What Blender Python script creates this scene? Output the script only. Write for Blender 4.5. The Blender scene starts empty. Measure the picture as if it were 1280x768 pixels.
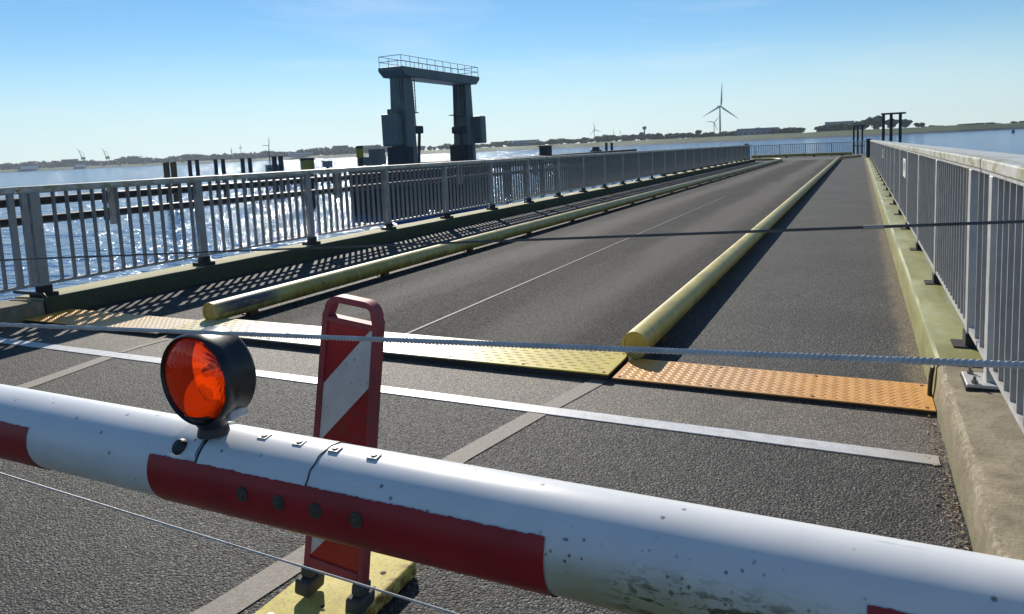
import bpy, bmesh, math, random
from mathutils import Vector, Matrix, noise

R = math.radians
random.seed(7)
SC = bpy.context.scene
COL = SC.collection

# ------------------------------------------------------------------ camera
SUN_AZ, SUN_EL = R(-38.0), R(30.0)          # azimuth from +Y towards +X, elevation
EYE = Vector((0.0, 0.0, 1.5))
yaw, pitch, roll = R(25.974), R(6.407), R(2.604)
fw = Vector((-math.sin(yaw) * math.cos(pitch), math.cos(yaw) * math.cos(pitch), -math.sin(pitch)))
r0 = Vector((math.cos(yaw), math.sin(yaw), 0))
d0 = fw.cross(r0)
rt = math.cos(roll) * r0 + math.sin(roll) * d0
dn = -math.sin(roll) * r0 + math.cos(roll) * d0
cam_data = bpy.data.cameras.new('camera')
cam = bpy.data.objects.new('camera', cam_data)
COL.objects.link(cam)
m = Matrix.Identity(4)
for i in range(3):
    m[i][0], m[i][1], m[i][2], m[i][3] = rt[i], -dn[i], -fw[i], EYE[i]
cam.matrix_world = m
cam_data.sensor_width = 36.0
cam_data.lens = 898.0 / 1280.0 * 36.0
cam_data.shift_y = -(384.0 - 285.6) / 1280.0
cam_data.clip_start = 0.05
cam_data.clip_end = 30000
SC.camera = cam

# ------------------------------------------------------------------ sky and sun
world = bpy.data.worlds.new('World')
SC.world = world
world.use_nodes = True
wn, wl = world.node_tree.nodes, world.node_tree.links
bg = wn['Background']
sky = wn.new('ShaderNodeTexSky')
sky.sky_type = 'NISHITA'
sky.sun_disc = False
sky.sun_elevation = SUN_EL
sky.sun_rotation = SUN_AZ
sky.altitude = 0
sky.air_density = 1.0
sky.dust_density = 0.0
sky.ozone_density = 4.0
tc = wn.new('ShaderNodeTexCoord')
mp = wn.new('ShaderNodeMapping')
mp.inputs['Scale'].default_value = (1.0, 1.6, 9.0)
mp.inputs['Rotation'].default_value = (0.12, 0.05, 0.5)
nz = wn.new('ShaderNodeTexNoise')
nz.inputs['Scale'].default_value = 2.2
nz.inputs['Detail'].default_value = 7
nz.inputs['Roughness'].default_value = 0.55
nz.inputs['Distortion'].default_value = 0.6
rp = wn.new('ShaderNodeValToRGB')
rp.color_ramp.elements[0].position = 0.52
rp.color_ramp.elements[0].color = (0, 0, 0, 1)
rp.color_ramp.elements[1].position = 0.8
rp.color_ramp.elements[1].color = (0.30, 0.30, 0.30, 1)
mx = wn.new('ShaderNodeMixRGB')
mx.blend_type = 'MIX'
hs = wn.new('ShaderNodeHueSaturation')
hs.inputs['Saturation'].default_value = 1.15
wl.new(tc.outputs['Generated'], mp.inputs['Vector'])
wl.new(mp.outputs['Vector'], nz.inputs['Vector'])
wl.new(nz.outputs['Fac'], rp.inputs['Fac'])
wl.new(rp.outputs['Color'], mx.inputs['Fac'])
wl.new(sky.outputs['Color'], hs.inputs['Color'])
tint = wn.new('ShaderNodeMixRGB')
tint.blend_type = 'MULTIPLY'
tint.inputs['Fac'].default_value = 1.0
tint.inputs['Color2'].default_value = (0.93, 1.015, 1.02, 1)
wl.new(hs.outputs['Color'], tint.inputs['Color1'])
# pale moisture haze low over the river, the same all round the horizon
sepz = wn.new('ShaderNodeSeparateXYZ')
wl.new(tc.outputs['Generated'], sepz.inputs[0])
hz = wn.new('ShaderNodeMapRange')
hz.interpolation_type = 'SMOOTHERSTEP'
hz.inputs['From Min'].default_value = 0.0
hz.inputs['From Max'].default_value = 0.17
hz.inputs['To Min'].default_value = 0.66
hz.inputs['To Max'].default_value = 0.0
wl.new(sepz.outputs[2], hz.inputs['Value'])
hm_ = wn.new('ShaderNodeMixRGB')
hm_.inputs['Color2'].default_value = (6.4, 8.1, 9.0, 1)
wl.new(hz.outputs[0], hm_.inputs['Fac'])
wl.new(tint.outputs['Color'], hm_.inputs['Color1'])
wl.new(hm_.outputs['Color'], mx.inputs['Color1'])
mx.inputs['Color2'].default_value = (8.2, 9.0, 9.8, 1)
wl.new(mx.outputs['Color'], bg.inputs['Color'])
bg.inputs['Strength'].default_value = 0.088

sun_data = bpy.data.lights.new('sun', 'SUN')
sun_data.energy = 5.0
sun_data.angle = R(0.53)
sun_data.color = (1.0, 0.93, 0.82)
sun = bpy.data.objects.new('sun', sun_data)
COL.objects.link(sun)
sdir = Vector((math.sin(SUN_AZ) * math.cos(SUN_EL), math.cos(SUN_AZ) * math.cos(SUN_EL), math.sin(SUN_EL)))
sun.rotation_euler = sdir.to_track_quat('Z', 'Y').to_euler()

vs = SC.view_settings
vs.view_transform = 'Standard'
vs.look = 'None'
vs.exposure = 0.18
vs.gamma = 1.0
vs.use_curve_mapping = False

# ------------------------------------------------------------------ material helpers
MATS = {}


class NT:
    def __init__(self, name):
        self.m = bpy.data.materials.new(name)
        self.m.use_nodes = True
        self.n = self.m.node_tree.nodes
        self.l = self.m.node_tree.links
        self.p = self.n['Principled BSDF']
        self.tc = self.n.new('ShaderNodeTexCoord')

    def node(self, t, **kw):
        x = self.n.new(t)
        for k, v in kw.items():
            setattr(x, k, v)
        return x

    def obj(self, scale=(1, 1, 1), gen='Object'):
        mp = self.node('ShaderNodeMapping')
        mp.inputs['Scale'].default_value = scale
        self.l.new(self.tc.outputs[gen], mp.inputs['Vector'])
        return mp.outputs['Vector']

    def world(self, scale=(1, 1, 1)):
        g = self.node('ShaderNodeNewGeometry')
        mp = self.node('ShaderNodeMapping')
        mp.inputs['Scale'].default_value = scale
        self.l.new(g.outputs['Position'], mp.inputs['Vector'])
        return mp.outputs['Vector']

    def noise(self, vec, scale, detail=4, rough=0.55, dist=0.0):
        x = self.node('ShaderNodeTexNoise')
        x.inputs['Scale'].default_value = scale
        x.inputs['Detail'].default_value = detail
        x.inputs['Roughness'].default_value = rough
        x.inputs['Distortion'].default_value = dist
        self.l.new(vec, x.inputs['Vector'])
        return x.outputs['Fac']

    def voro(self, vec, scale, feature='F1', out='Distance'):
        x = self.node('ShaderNodeTexVoronoi', feature=feature)
        x.inputs['Scale'].default_value = scale
        self.l.new(vec, x.inputs['Vector'])
        return x.outputs[out]

    def ramp(self, fac, stops):
        x = self.node('ShaderNodeValToRGB')
        e = x.color_ramp.elements
        while len(e) < len(stops):
            e.new(0.5)
        for el, (p, c) in zip(e, stops):
            el.position = p
            el.color = (c, c, c, 1) if isinstance(c, (int, float)) else (*c, 1)
        self.l.new(fac, x.inputs['Fac'])
        return x.outputs['Color']

    def mix(self, fac, a, b, blend='MIX'):
        x = self.node('ShaderNodeMixRGB', blend_type=blend)
        for s, v in (('Fac', fac), ('Color1', a), ('Color2', b)):
            if hasattr(v, 'is_linked') or hasattr(v, 'links'):
                self.l.new(v, x.inputs[s])
            elif isinstance(v, (int, float)):
                x.inputs[s].default_value = v if s == 'Fac' else (v, v, v, 1)
            else:
                x.inputs[s].default_value = (*v, 1)
        return x.outputs['Color']

    def math(self, op, a, b=None, c=None):
        x = self.node('ShaderNodeMath', operation=op)
        for i, v in enumerate((a, b, c)):
            if v is None:
                continue
            if isinstance(v, (int, float)):
                x.inputs[i].default_value = v
            else:
                self.l.new(v, x.inputs[i])
        return x.outputs[0]

    def sep(self, vec):
        x = self.node('ShaderNodeSeparateXYZ')
        self.l.new(vec, x.inputs[0])
        return x.outputs

    def band(self, v, lo, hi, soft):
        """1 inside lo..hi, falling to 0 over soft"""
        a = self.node('ShaderNodeMapRange', interpolation_type='SMOOTHSTEP')
        a.inputs['From Min'].default_value = lo - soft
        a.inputs['From Max'].default_value = lo + soft
        self.l.new(v, a.inputs['Value'])
        b = self.node('ShaderNodeMapRange', interpolation_type='SMOOTHSTEP')
        b.inputs['From Min'].default_value = hi - soft
        b.inputs['From Max'].default_value = hi + soft
        b.inputs['To Min'].default_value = 1
        b.inputs['To Max'].default_value = 0
        self.l.new(v, b.inputs['Value'])
        return self.math('MULTIPLY', a.outputs[0], b.outputs[0])

    def bump(self, h, strength=0.3, dist=0.01, prev=None):
        x = self.node('ShaderNodeBump')
        x.inputs['Strength'].default_value = strength
        x.inputs['Distance'].default_value = dist
        self.l.new(h, x.inputs['Height'])
        if prev is not None:
            self.l.new(prev, x.inputs['Normal'])
        return x.outputs['Normal']

    def done(self, col=None, rough=None, metal=None, normal=None, spec=None):
        p = self.p
        for k, v in (('Base Color', col), ('Roughness', rough), ('Metallic', metal), ('Specular IOR Level', spec)):
            if v is None:
                continue
            if isinstance(v, (int, float)):
                p.inputs[k].default_value = v
            elif isinstance(v, tuple):
                p.inputs[k].default_value = (*v, 1)
            else:
                self.l.new(v, p.inputs[k])
        if normal is not None:
            self.l.new(normal, p.inputs['Normal'])
        return self.m


def mat_plain(name, col, rough=0.5, metal=0.0, var=0.25, scale=8.0, bump=0.0, spec=0.5, world=True):
    t = NT(name)
    v = t.world() if world else t.obj()
    n = t.noise(v, scale, 5, 0.6)
    c = t.ramp(n, [(0.25, tuple(x * (1 - var) for x in col)), (0.75, tuple(min(1, x * (1 + var)) for x in col))])
    rr = t.ramp(n, [(0.3, max(0.02, rough - 0.1)), (0.7, min(1, rough + 0.1))])
    nm = t.bump(t.noise(v, scale * 6, 3), bump, 0.01) if bump else None
    return t.done(c, rr, metal, nm, spec)


def asphalt(name, dark, light, grain, patch=None, rough=0.75, bump=0.7, tracks=False, fringe=False, spec=0.4):
    t = NT(name)
    v = t.world()
    cell = t.voro(v, grain, out='Color')
    cs = t.sep(cell)
    d = t.voro(v, grain)
    base = t.ramp(cs[0], [(0.0, dark), (0.55, tuple((a + b) / 2 for a, b in zip(dark, light))), (0.85, light), (1.0, tuple(min(1, 2.0 * x) for x in light))])
    gap = t.ramp(d, [(0.25, 1.0), (0.62, 0.35)])
    c = t.mix(1.0, base, gap, 'MULTIPLY')
    big = t.noise(v, 0.9, 5, 0.6)
    c = t.mix(1.0, c, t.ramp(big, [(0.3, 0.72), (0.5, 1.0), (0.72, 1.22)]), 'MULTIPLY')
    fine = t.noise(v, 9, 4, 0.6)
    c = t.mix(1.0, c, t.ramp(fine, [(0.3, 0.85), (0.7, 1.12)]), 'MULTIPLY')
    spots = t.math('MULTIPLY', t.ramp(t.noise(v, 2.6, 3, 0.5), [(0.62, 0.0), (0.70, 0.55)]), t.ramp(t.noise(v, 0.5, 2), [(0.45, 0.2), (0.6, 1.0)]))
    c = t.mix(spots, c, tuple(x * 0.6 for x in dark))
    if tracks:
        xs = t.sep(t.world())[0]
        wob = t.math('MULTIPLY_ADD', t.math('SUBTRACT', t.noise(t.world((1, 0.12, 1)), 1.6, 4), 0.5), 0.9, xs)
        tr = t.math('ADD', t.band(wob, -4.75, -4.1, 0.28), t.band(wob, -2.75, -2.05, 0.28))
        c = t.mix(t.math('MULTIPLY', tr, 0.55), c, tuple(min(1, x * 1.75) for x in light))
        oil = t.band(wob, -3.75, -3.1, 0.3)
        c = t.mix(t.math('MULTIPLY', oil, 0.35), c, tuple(x * 0.5 for x in dark))
    if fringe:   # washed-in dirt along the kerb
        xs = t.sep(t.world())[0]
        wob = t.math('MULTIPLY_ADD', t.math('SUBTRACT', t.noise(t.world((1, 0.5, 1)), 7, 5, 0.65), 0.5), 0.22, xs)
        fr = t.math('MULTIPLY', t.band(wob, 0.27, 2.0, 0.06), t.ramp(t.noise(t.world(), 40, 4, 0.7), [(0.35, 0.15), (0.6, 0.9)]))
        c = t.mix(fr, c, (0.22, 0.165, 0.095))
    hgt = t.math('MULTIPLY_ADD', cs[1], 0.5, t.math('SUBTRACT', 1.0, d))
    nm = t.bump(hgt, bump, 0.006)
    return t.done(c, t.ramp(cs[2], [(0, rough - 0.12), (1, min(1, rough + 0.12))]), None, nm, spec)


M = {}
M['asphalt_near'] = asphalt('asphalt_near', (0.020, 0.0195, 0.0175), (0.120, 0.115, 0.102), 112, bump=0.85)
M['asphalt_deck'] = asphalt('asphalt_deck', (0.022, 0.021, 0.019), (0.092, 0.084, 0.075), 96, bump=0.85, tracks=True, rough=0.88, spec=0.22)
M['asphalt_walk'] = asphalt('asphalt_walk', (0.030, 0.029, 0.026), (0.105, 0.099, 0.087), 90, bump=1.0, fringe=True)
M['asphalt_smooth'] = asphalt('asphalt_smooth', (0.135, 0.114, 0.089), (0.27, 0.232, 0.188), 150, bump=0.45, rough=0.7)
M['asphalt_far'] = mat_plain('asphalt_far', (0.06, 0.057, 0.053), 0.8, 0, 0.2, 3)


def mk_marking():
    t = NT('marking_grey')
    v = t.world()
    n = t.noise(v, 60, 4, 0.65)
    c = t.ramp(n, [(0.3, (0.17, 0.145, 0.115)), (0.6, (0.27, 0.24, 0.20)), (0.8, (0.33, 0.30, 0.25))])
    return t.done(c, 0.75, 0, t.bump(t.noise(v, 160, 3), 0.5, 0.004))


def mk_line():
    t = NT('line_white')
    v = t.world()
    n = t.noise(v, 14, 6, 0.7)
    n2 = t.noise(v, 120, 3, 0.6)
    c = t.ramp(n, [(0.3, (0.50, 0.49, 0.46)), (0.55, (0.66, 0.66, 0.65)), (0.8, (0.74, 0.74, 0.73))])
    c = t.mix(t.ramp(n2, [(0.56, 0.0), (0.72, 0.6)]), c, (0.25, 0.22, 0.18))
    x = t.sep(v)[0]
    c = t.mix(t.math('MULTIPLY', t.band(x, 0.1, 2, 0.25), 0.75), c, (0.36, 0.31, 0.24))
    return t.done(c, 0.42, 0.0, t.bump(n2, 0.25, 0.003))


def mk_thinline():
    t = NT('line_thin')
    v = t.world()
    n = t.noise(t.world((1, 1, 1)), 22, 4, 0.7)
    c = t.ramp(n, [(0.42, (0.045, 0.043, 0.040)), (0.66, (0.16, 0.152, 0.136))])
    return t.done(c, 0.7)


M['marking'] = mk_marking()
M['line'] = mk_line()
M['thinline'] = mk_thinline()


def mk_kerb_concrete():
    t = NT('kerb_concrete')
    v = t.world()
    n = t.noise(v, 5, 7, 0.65)
    n2 = t.noise(v, 55, 5, 0.7)
    c = t.ramp(n, [(0.25, (0.13, 0.105, 0.065)), (0.5, (0.25, 0.205, 0.13)), (0.75, (0.36, 0.31, 0.21))])
    c = t.mix(t.ramp(n2, [(0.5, 0.0), (0.75, 0.55)]), c, (0.10, 0.085, 0.05))
    z = t.sep(v)[2]
    x = t.sep(v)[0]
    edge = t.math('MULTIPLY', t.band(z, 0.16, 0.30, 0.015), t.band(t.math('ABSOLUTE', t.math('ADD', x, 3.53)), 3.85, 3.955, 0.010))
    c = t.mix(t.math('MULTIPLY', edge, t.ramp(t.noise(v, 30, 4, 0.7), [(0.50, 0.0), (0.66, 0.75)])), c, (0.48, 0.42, 0.30))
    low = t.band(z, -0.2, 0.07, 0.06)
    c = t.mix(t.math('MULTIPLY', low, t.ramp(t.noise(v, 16, 5), [(0.35, 0.2), (0.65, 0.8)])), c, (0.17, 0.16, 0.08))
    return t.done(c, 0.85, 0, t.bump(n2, 0.5, 0.008, t.bump(n, 0.4, 0.03)))


def mk_kerb_green(dark=False):
    t = NT('kerb_painted')
    v = t.world()
    n = t.noise(t.world((1, 0.35, 1)), 3.5, 6, 0.62)
    n2 = t.noise(v, 38, 5, 0.7)
    c = t.ramp(n, [(0.25, (0.19, 0.185, 0.055)), (0.5, (0.30, 0.285, 0.10)), (0.75, (0.42, 0.40, 0.18))])
    c = t.mix(t.ramp(n2, [(0.52, 0.0), (0.78, 0.5)]), c, (0.16, 0.17, 0.07))
    z = t.sep(v)[2]
    c = t.mix(t.ramp(t.noise(t.world((1, 0.5, 1)), 9, 5), [(0.55, 0.0), (0.75, 0.55)]), c, (0.42, 0.43, 0.33))
    if dark:   # shade of the road-side face painted in as dark green
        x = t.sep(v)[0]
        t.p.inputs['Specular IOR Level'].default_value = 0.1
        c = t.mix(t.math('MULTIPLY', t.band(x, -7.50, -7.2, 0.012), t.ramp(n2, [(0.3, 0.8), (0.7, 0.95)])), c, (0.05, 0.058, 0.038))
        c = t.mix(t.math('MULTIPLY', t.band(x, -9.0, -7.50, 0.01), 0.7), c, (0.56, 0.53, 0.38))  # sunlit top painted in as pale cream
    return t.done(c, 0.85 if dark else 0.42, 0, t.bump(n2, 0.2, 0.004), 0.15 if dark else 0.5)


M['kerb_concrete'] = mk_kerb_concrete()
M['kerb_green'] = mk_kerb_green()
M['kerb_green_shaded'] = mk_kerb_green(True)


def mk_galv(name, col, rough, metal, dirt=0.4):
    t = NT(name)
    v = t.world()
    n = t.noise(v, 9, 6, 0.65)
    n2 = t.noise(t.world((1, 1, 0.25)), 40, 4, 0.7)
    c = t.ramp(n, [(0.3, tuple(x * 0.8 for x in col)), (0.7, tuple(min(1, x * 1.1) for x in col))])
    c = t.mix(t.ramp(n2, [(0.55, 0.0), (0.8, dirt)]), c, tuple(x * 0.4 for x in col))
    return t.done(c, t.ramp(n, [(0.3, rough - 0.1), (0.7, rough + 0.12)]), metal, t.bump(n2, 0.08, 0.003))


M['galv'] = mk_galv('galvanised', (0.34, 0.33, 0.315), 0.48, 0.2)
M['galv_shaded'] = mk_galv('galvanised_shaded', (0.25, 0.245, 0.235), 0.55, 0.15)  # darker copies for the left railing, its shaded side put into the colour
M['galv_post_shaded'] = mk_galv('galvanised_post_shaded', (0.33, 0.325, 0.315), 0.5, 0.1)
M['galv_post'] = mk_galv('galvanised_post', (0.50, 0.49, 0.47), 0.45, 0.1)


def mk_cap():
    t = NT('rail_cap')
    v = t.world()
    n = t.noise(v, 7, 6, 0.65)
    c = t.ramp(n, [(0.3, (0.44, 0.43, 0.38)), (0.7, (0.60, 0.60, 0.57))])
    n2 = t.noise(t.world((1, 0.45, 1)), 13, 6, 0.7)
    x = t.sep(v)[0]
    z = t.sep(v)[2]
    ed = t.band(t.math('ABSOLUTE', t.math('ADD', x, 3.5)), 3.9, 4.15, 0.03)
    li = t.math('MULTIPLY', t.ramp(n2, [(0.45, 0.0), (0.62, 0.9)]), ed)
    c = t.mix(li, c, (0.26, 0.24, 0.09))
    c = t.mix(t.ramp(t.noise(v, 30, 5, 0.7), [(0.6, 0.0), (0.78, 0.6)]), c, (0.12, 0.115, 0.07))
    return t.done(c, 0.5, 0.0, t.bump(n2, 0.1, 0.004))


M['cap'] = mk_cap()
M['grout'] = mat_plain('grout_dark', (0.03, 0.03, 0.028), 0.9, 0, 0.3, 20)
M['black'] = mat_plain('black_paint', (0.022, 0.023, 0.026), 0.55, 0, 0.3, 6)
M['pipe_dark'] = mat_plain('pipe_dark', (0.035, 0.036, 0.04), 0.5, 0.1, 0.3, 9)
M['rubber'] = mat_plain('rubber', (0.028, 0.029, 0.03), 0.55, 0, 0.3, 12)


def mk_guard():
    t = NT('guard_yellow')
    v = t.world()
    n = t.noise(t.world((1, 0.3, 1)), 6, 6, 0.65)
    n2 = t.noise(v, 45, 5, 0.7)
    c = t.ramp(n, [(0.25, (0.36, 0.27, 0.045)), (0.5, (0.51, 0.41, 0.095)), (0.75, (0.60, 0.53, 0.22))])
    s = t.sep(v)
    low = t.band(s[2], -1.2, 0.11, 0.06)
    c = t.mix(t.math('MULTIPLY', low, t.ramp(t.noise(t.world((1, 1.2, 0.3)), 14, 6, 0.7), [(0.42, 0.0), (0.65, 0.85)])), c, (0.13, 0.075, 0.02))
    c = t.mix(t.ramp(n2, [(0.58, 0.0), (0.70, 0.8)]), c, (0.12, 0.085, 0.04))
    c = t.mix(t.ramp(t.noise(t.world((1, 3.0, 0.4)), 5, 6, 0.7), [(0.52, 0.0), (0.72, 0.55)]), c, (0.20, 0.16, 0.06))
    # tyre scuffs on the road-side face of the left pipe near its end
    sc = t.math('MULTIPLY', t.band(s[1], 4.65, 5.35, 0.18), t.band(s[0], -5.6, -5.2, 0.02))
    sc = t.math('MULTIPLY', sc, t.band(s[2], 0.1, 0.205, 0.012))
    sc = t.math('MULTIPLY', sc, t.ramp(t.noise(t.world((1, 0.25, 1)), 24, 5, 0.7), [(0.3, 0.55), (0.5, 1.0)]))
    c = t.mix(sc, c, (0.055, 0.055, 0.075))
    sc2 = t.math('MULTIPLY', t.band(s[1], 6.0, 6.9, 0.1), t.band(s[0], -5.6, -5.2, 0.02))
    sc2 = t.math('MULTIPLY', sc2, t.ramp(t.noise(t.world((1, 0.6, 1)), 17, 3, 0.6), [(0.58, 0.0), (0.64, 0.9)]))
    c = t.mix(sc2, c, (0.05, 0.05, 0.05))
    return t.done(c, t.ramp(n, [(0.3, 0.36), (0.7, 0.55)]), 0, t.bump(n2, 0.15, 0.004))


M['guard'] = mk_guard()
M['rust'] = mat_plain('rusty_steel', (0.14, 0.08, 0.03), 0.75, 0.1, 0.5, 25)


def mk_tread(name, col, worn, wear_lo, wear_hi, rough, wearmix=0.9):
    t = NT(name)
    v = t.world()
    n = t.noise(v, 6, 6, 0.65)
    n2 = t.noise(v, 70, 4, 0.7)
    c = t.ramp(n, [(0.3, tuple(x * 0.82 for x in col)), (0.7, tuple(min(1, x * 1.12) for x in col))])
    x = t.sep(v)[0]
    w = t.math('MULTIPLY', t.band(x, wear_lo, wear_hi, 0.55), t.ramp(t.noise(t.world((1, 2.5, 1)), 5, 6, 0.7), [(0.3, 0.35), (0.6, wearmix)]))
    c = t.mix(w, c, worn)
    c = t.mix(t.ramp(n2, [(0.6, 0.0), (0.75, 0.45)]), c, tuple(a * 0.45 for a in col))
    return t.done(c, rough, 0.0, t.bump(n2, 0.12, 0.003), 0.6)


M['plate_yellow'] = mk_tread('plate_yellow', (0.68, 0.51, 0.045), (0.58, 0.56, 0.50), -5.4, -2.6, 0.34)
M['plate_orange'] = mk_tread('plate_orange', (0.72, 0.35, 0.075), (0.60, 0.55, 0.48), -0.78, -0.62, 0.45, 0.35)
M['plate_orange_left'] = mk_tread('plate_orange_left', (0.74, 0.38, 0.075), (0.62, 0.55, 0.40), -6.2, -5.0, 0.4)


def mk_boom():
    t = NT('boom_white')
    v = t.world()
    s = t.sep(v)
    c = t.ramp(t.noise(v, 12, 5, 0.6), [(0.3, (0.70, 0.71, 0.71)), (0.7, (0.77, 0.77, 0.76))])
    # grime and algae, thickest along the underside
    low = t.band(s[2], 0.6, 0.905, 0.06)
    here = t.band(s[0], -0.42, 0.02, 0.10)
    low = t.math('MULTIPLY', low, t.math('MULTIPLY_ADD', here, 0.62, 0.38))
    g = t.math('MULTIPLY', low, t.ramp(t.noise(t.world((0.6, 1, 1.4)), 9, 7, 0.7), [(0.3, 0.45), (0.65, 1.0)]))
    c = t.mix(g, c, (0.20, 0.21, 0.075))
    wash = t.math('MULTIPLY', t.math('MULTIPLY', here, t.band(s[2], 0.6, 0.922, 0.04)), t.ramp(t.noise(t.world((0.5, 1, 1)), 16, 6, 0.7), [(0.3, 0.25), (0.62, 0.85)]))
    c = t.mix(wash, c, (0.34, 0.35, 0.18))
    # one badly smeared stretch
    spot = t.math('MULTIPLY', t.band(s[0], -0.29, -0.02, 0.06), t.band(s[2], 0.6, 0.925, 0.03))
    sm = t.ramp(t.noise(t.world((0.55, 1, 1.5)), 55, 5, 0.62, 1.0), [(0.50, 0.0), (0.57, 0.95)])
    c = t.mix(t.math('MULTIPLY', spot, sm), c, (0.055, 0.065, 0.022))
    # scattered specks
    vd = t.voro(v, 42)
    vc = t.sep(t.voro(v, 42, out='Color'))[0]
    sp = t.math('MULTIPLY', t.ramp(vd, [(0.10, 1.0), (0.2, 0.0)]), t.ramp(vc, [(0.80, 0.0), (0.82, 0.8)]))
    c = t.mix(sp, c, (0.10, 0.09, 0.07))
    vd2 = t.voro(v, 95)
    vc2 = t.sep(t.voro(v, 95, out='Color'))[1]
    sp2 = t.math('MULTIPLY', t.ramp(vd2, [(0.16, 1.0), (0.3, 0.0)]), t.ramp(vc2, [(0.74, 0.0), (0.76, 0.85)]))
    sp2 = t.math('MULTIPLY', sp2, t.math('MULTIPLY', t.band(s[0], -0.42, 0.0, 0.05), t.band(s[2], 0.6, 0.965, 0.02)))
    c = t.mix(t.math('MULTIPLY', sp2, t.ramp(t.noise(v, 14, 3), [(0.45, 0.0), (0.55, 1.0)])), c, (0.06, 0.06, 0.035))
    scr = t.ramp(t.noise(t.world((0.15, 1, 3.0)), 60, 4, 0.7), [(0.66, 0.0), (0.72, 0.35)])
    c = t.mix(scr, c, (0.32, 0.31, 0.28))
    return t.done(c, 0.33, 0, t.bump(t.noise(v, 25, 4), 0.04, 0.003), 0.5)


def mk_red(name, col, rough):
    t = NT(name)
    v = t.world()
    n = t.noise(v, 10, 6, 0.65)
    c = t.ramp(n, [(0.3, tuple(x * 0.7 for x in col)), (0.7, tuple(x * 1.0 for x in col))])
    s = t.sep(v)
    low = t.math('MULTIPLY', t.band(s[2], 0.6, 0.86, 0.03), t.ramp(t.noise(v, 18, 6, 0.7), [(0.4, 0.0), (0.7, 0.6)]))
    c = t.mix(low, c, (0.10, 0.06, 0.04))
    return t.done(c, rough, 0, t.bump(t.noise(v, 60, 4), 0.05, 0.002), 0.4)


M['boom'] = mk_boom()
M['red_foil'] = mk_red('red_foil', (0.36, 0.016, 0.02), 0.42)
M['red_frame'] = mk_red('red_plastic', (0.34, 0.055, 0.07), 0.6)
M['red_panel'] = mk_red('red_reflective', (0.42, 0.012, 0.018), 0.4)


def mk_wpanel():
    t = NT('white_reflective')
    v = t.world()
    c = t.ramp(t.noise(v, 14, 5), [(0.3, (0.52, 0.52, 0.52)), (0.7, (0.64, 0.64, 0.64))])
    sp = t.math('MULTIPLY', t.ramp(t.noise(v, 75, 3, 0.6), [(0.63, 0.0), (0.68, 0.9)]), t.ramp(t.noise(v, 11, 3), [(0.42, 0.0), (0.55, 1.0)]))
    c = t.mix(sp, c, (0.08, 0.07, 0.06))
    return t.done(c, 0.4)


M['white_panel'] = mk_wpanel()
M['foot_plastic'] = mat_plain('foot_plastic', (0.06, 0.058, 0.055), 0.7, 0, 0.25, 30)


def mk_slab():
    t = NT('base_yellow')
    v = t.world()
    n = t.noise(v, 9, 6, 0.65)
    c = t.ramp(n, [(0.25, (0.38, 0.29, 0.04)), (0.5, (0.55, 0.46, 0.09)), (0.8, (0.64, 0.57, 0.20))])
    n2 = t.noise(v, 85, 5, 0.7)
    c = t.mix(t.ramp(n2, [(0.5, 0.0), (0.68, 0.6)]), c, (0.20, 0.16, 0.07))
    s = t.sep(v)
    ed = t.math('MULTIPLY', t.band(s[0], -1.43, -1.3, 0.012), t.ramp(t.noise(v, 26, 5, 0.7), [(0.45, 0.0), (0.6, 0.9)]))
    c = t.mix(ed, c, (0.16, 0.07, 0.02))
    return t.done(c, 0.7, 0, t.bump(n2, 0.4, 0.004))


M['slab'] = mk_slab()
M['steel'] = mat_plain('bright_steel', (0.55, 0.55, 0.54), 0.35, 0.8, 0.2, 40)
M['dull_bolt'] = mat_plain('dull_bolt', (0.20, 0.19, 0.17), 0.5, 0.6, 0.3, 60)
M['clip'] = mat_plain('clip_plate', (0.38, 0.36, 0.33), 0.5, 0.3, 0.4, 60)
M['rivet_dark'] = mat_plain('rivet_dark', (0.075, 0.06, 0.045), 0.6, 0.2, 0.5, 90)
M['lamp_black'] = mat_plain('lamp_black', (0.014, 0.014, 0.016), 0.36, 0, 0.3, 25, 0, 0.45)
M['lamp_grey'] = mat_plain('lamp_grey', (0.45, 0.46, 0.47), 0.3, 0.0, 0.2, 25)
M['chrome'] = mat_plain('chrome', (0.85, 0.85, 0.85), 0.16, 1.0, 0.05, 10)


def mk_lens():
    m = bpy.data.materials.new('lens_orange')
    m.use_nodes = True
    n, l = m.node_tree.nodes, m.node_tree.links
    n.remove(n['Principled BSDF'])
    out = n['Material Output']
    tr = n.new('ShaderNodeBsdfTransparent')
    tr.inputs['Color'].default_value = (1.0, 0.28, 0.02, 1)
    tl = n.new('ShaderNodeBsdfTranslucent')
    tl.inputs['Color'].default_value = (1.0, 0.22, 0.015, 1)
    df = n.new('ShaderNodeBsdfDiffuse')
    df.inputs['Color'].default_value = (0.55, 0.035, 0.008, 1)
    gl = n.new('ShaderNodeBsdfGlossy')
    gl.inputs['Roughness'].default_value = 0.08
    a = n.new('ShaderNodeMixShader')
    a.inputs[0].default_value = 0.45
    b = n.new('ShaderNodeMixShader')
    b.inputs[0].default_value = 0.06
    c = n.new('ShaderNodeMixShader')
    lw = n.new('ShaderNodeFresnel')
    lw.inputs['IOR'].default_value = 1.45
    l.new(tr.outputs[0], a.inputs[1])
    l.new(tl.outputs[0], a.inputs[2])
    l.new(a.outputs[0], b.inputs[1])
    l.new(df.outputs[0], b.inputs[2])
    l.new(lw.outputs[0], c.inputs[0])
    l.new(b.outputs[0], c.inputs[1])
    l.new(gl.outputs[0], c.inputs[2])
    l.new(c.outputs[0], out.inputs['Surface'])
    return m


M['lens'] = mk_lens()
M['bulb'] = mat_plain('bulb_glass', (0.85, 0.8, 0.7), 0.1, 0, 0.05, 10)


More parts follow.
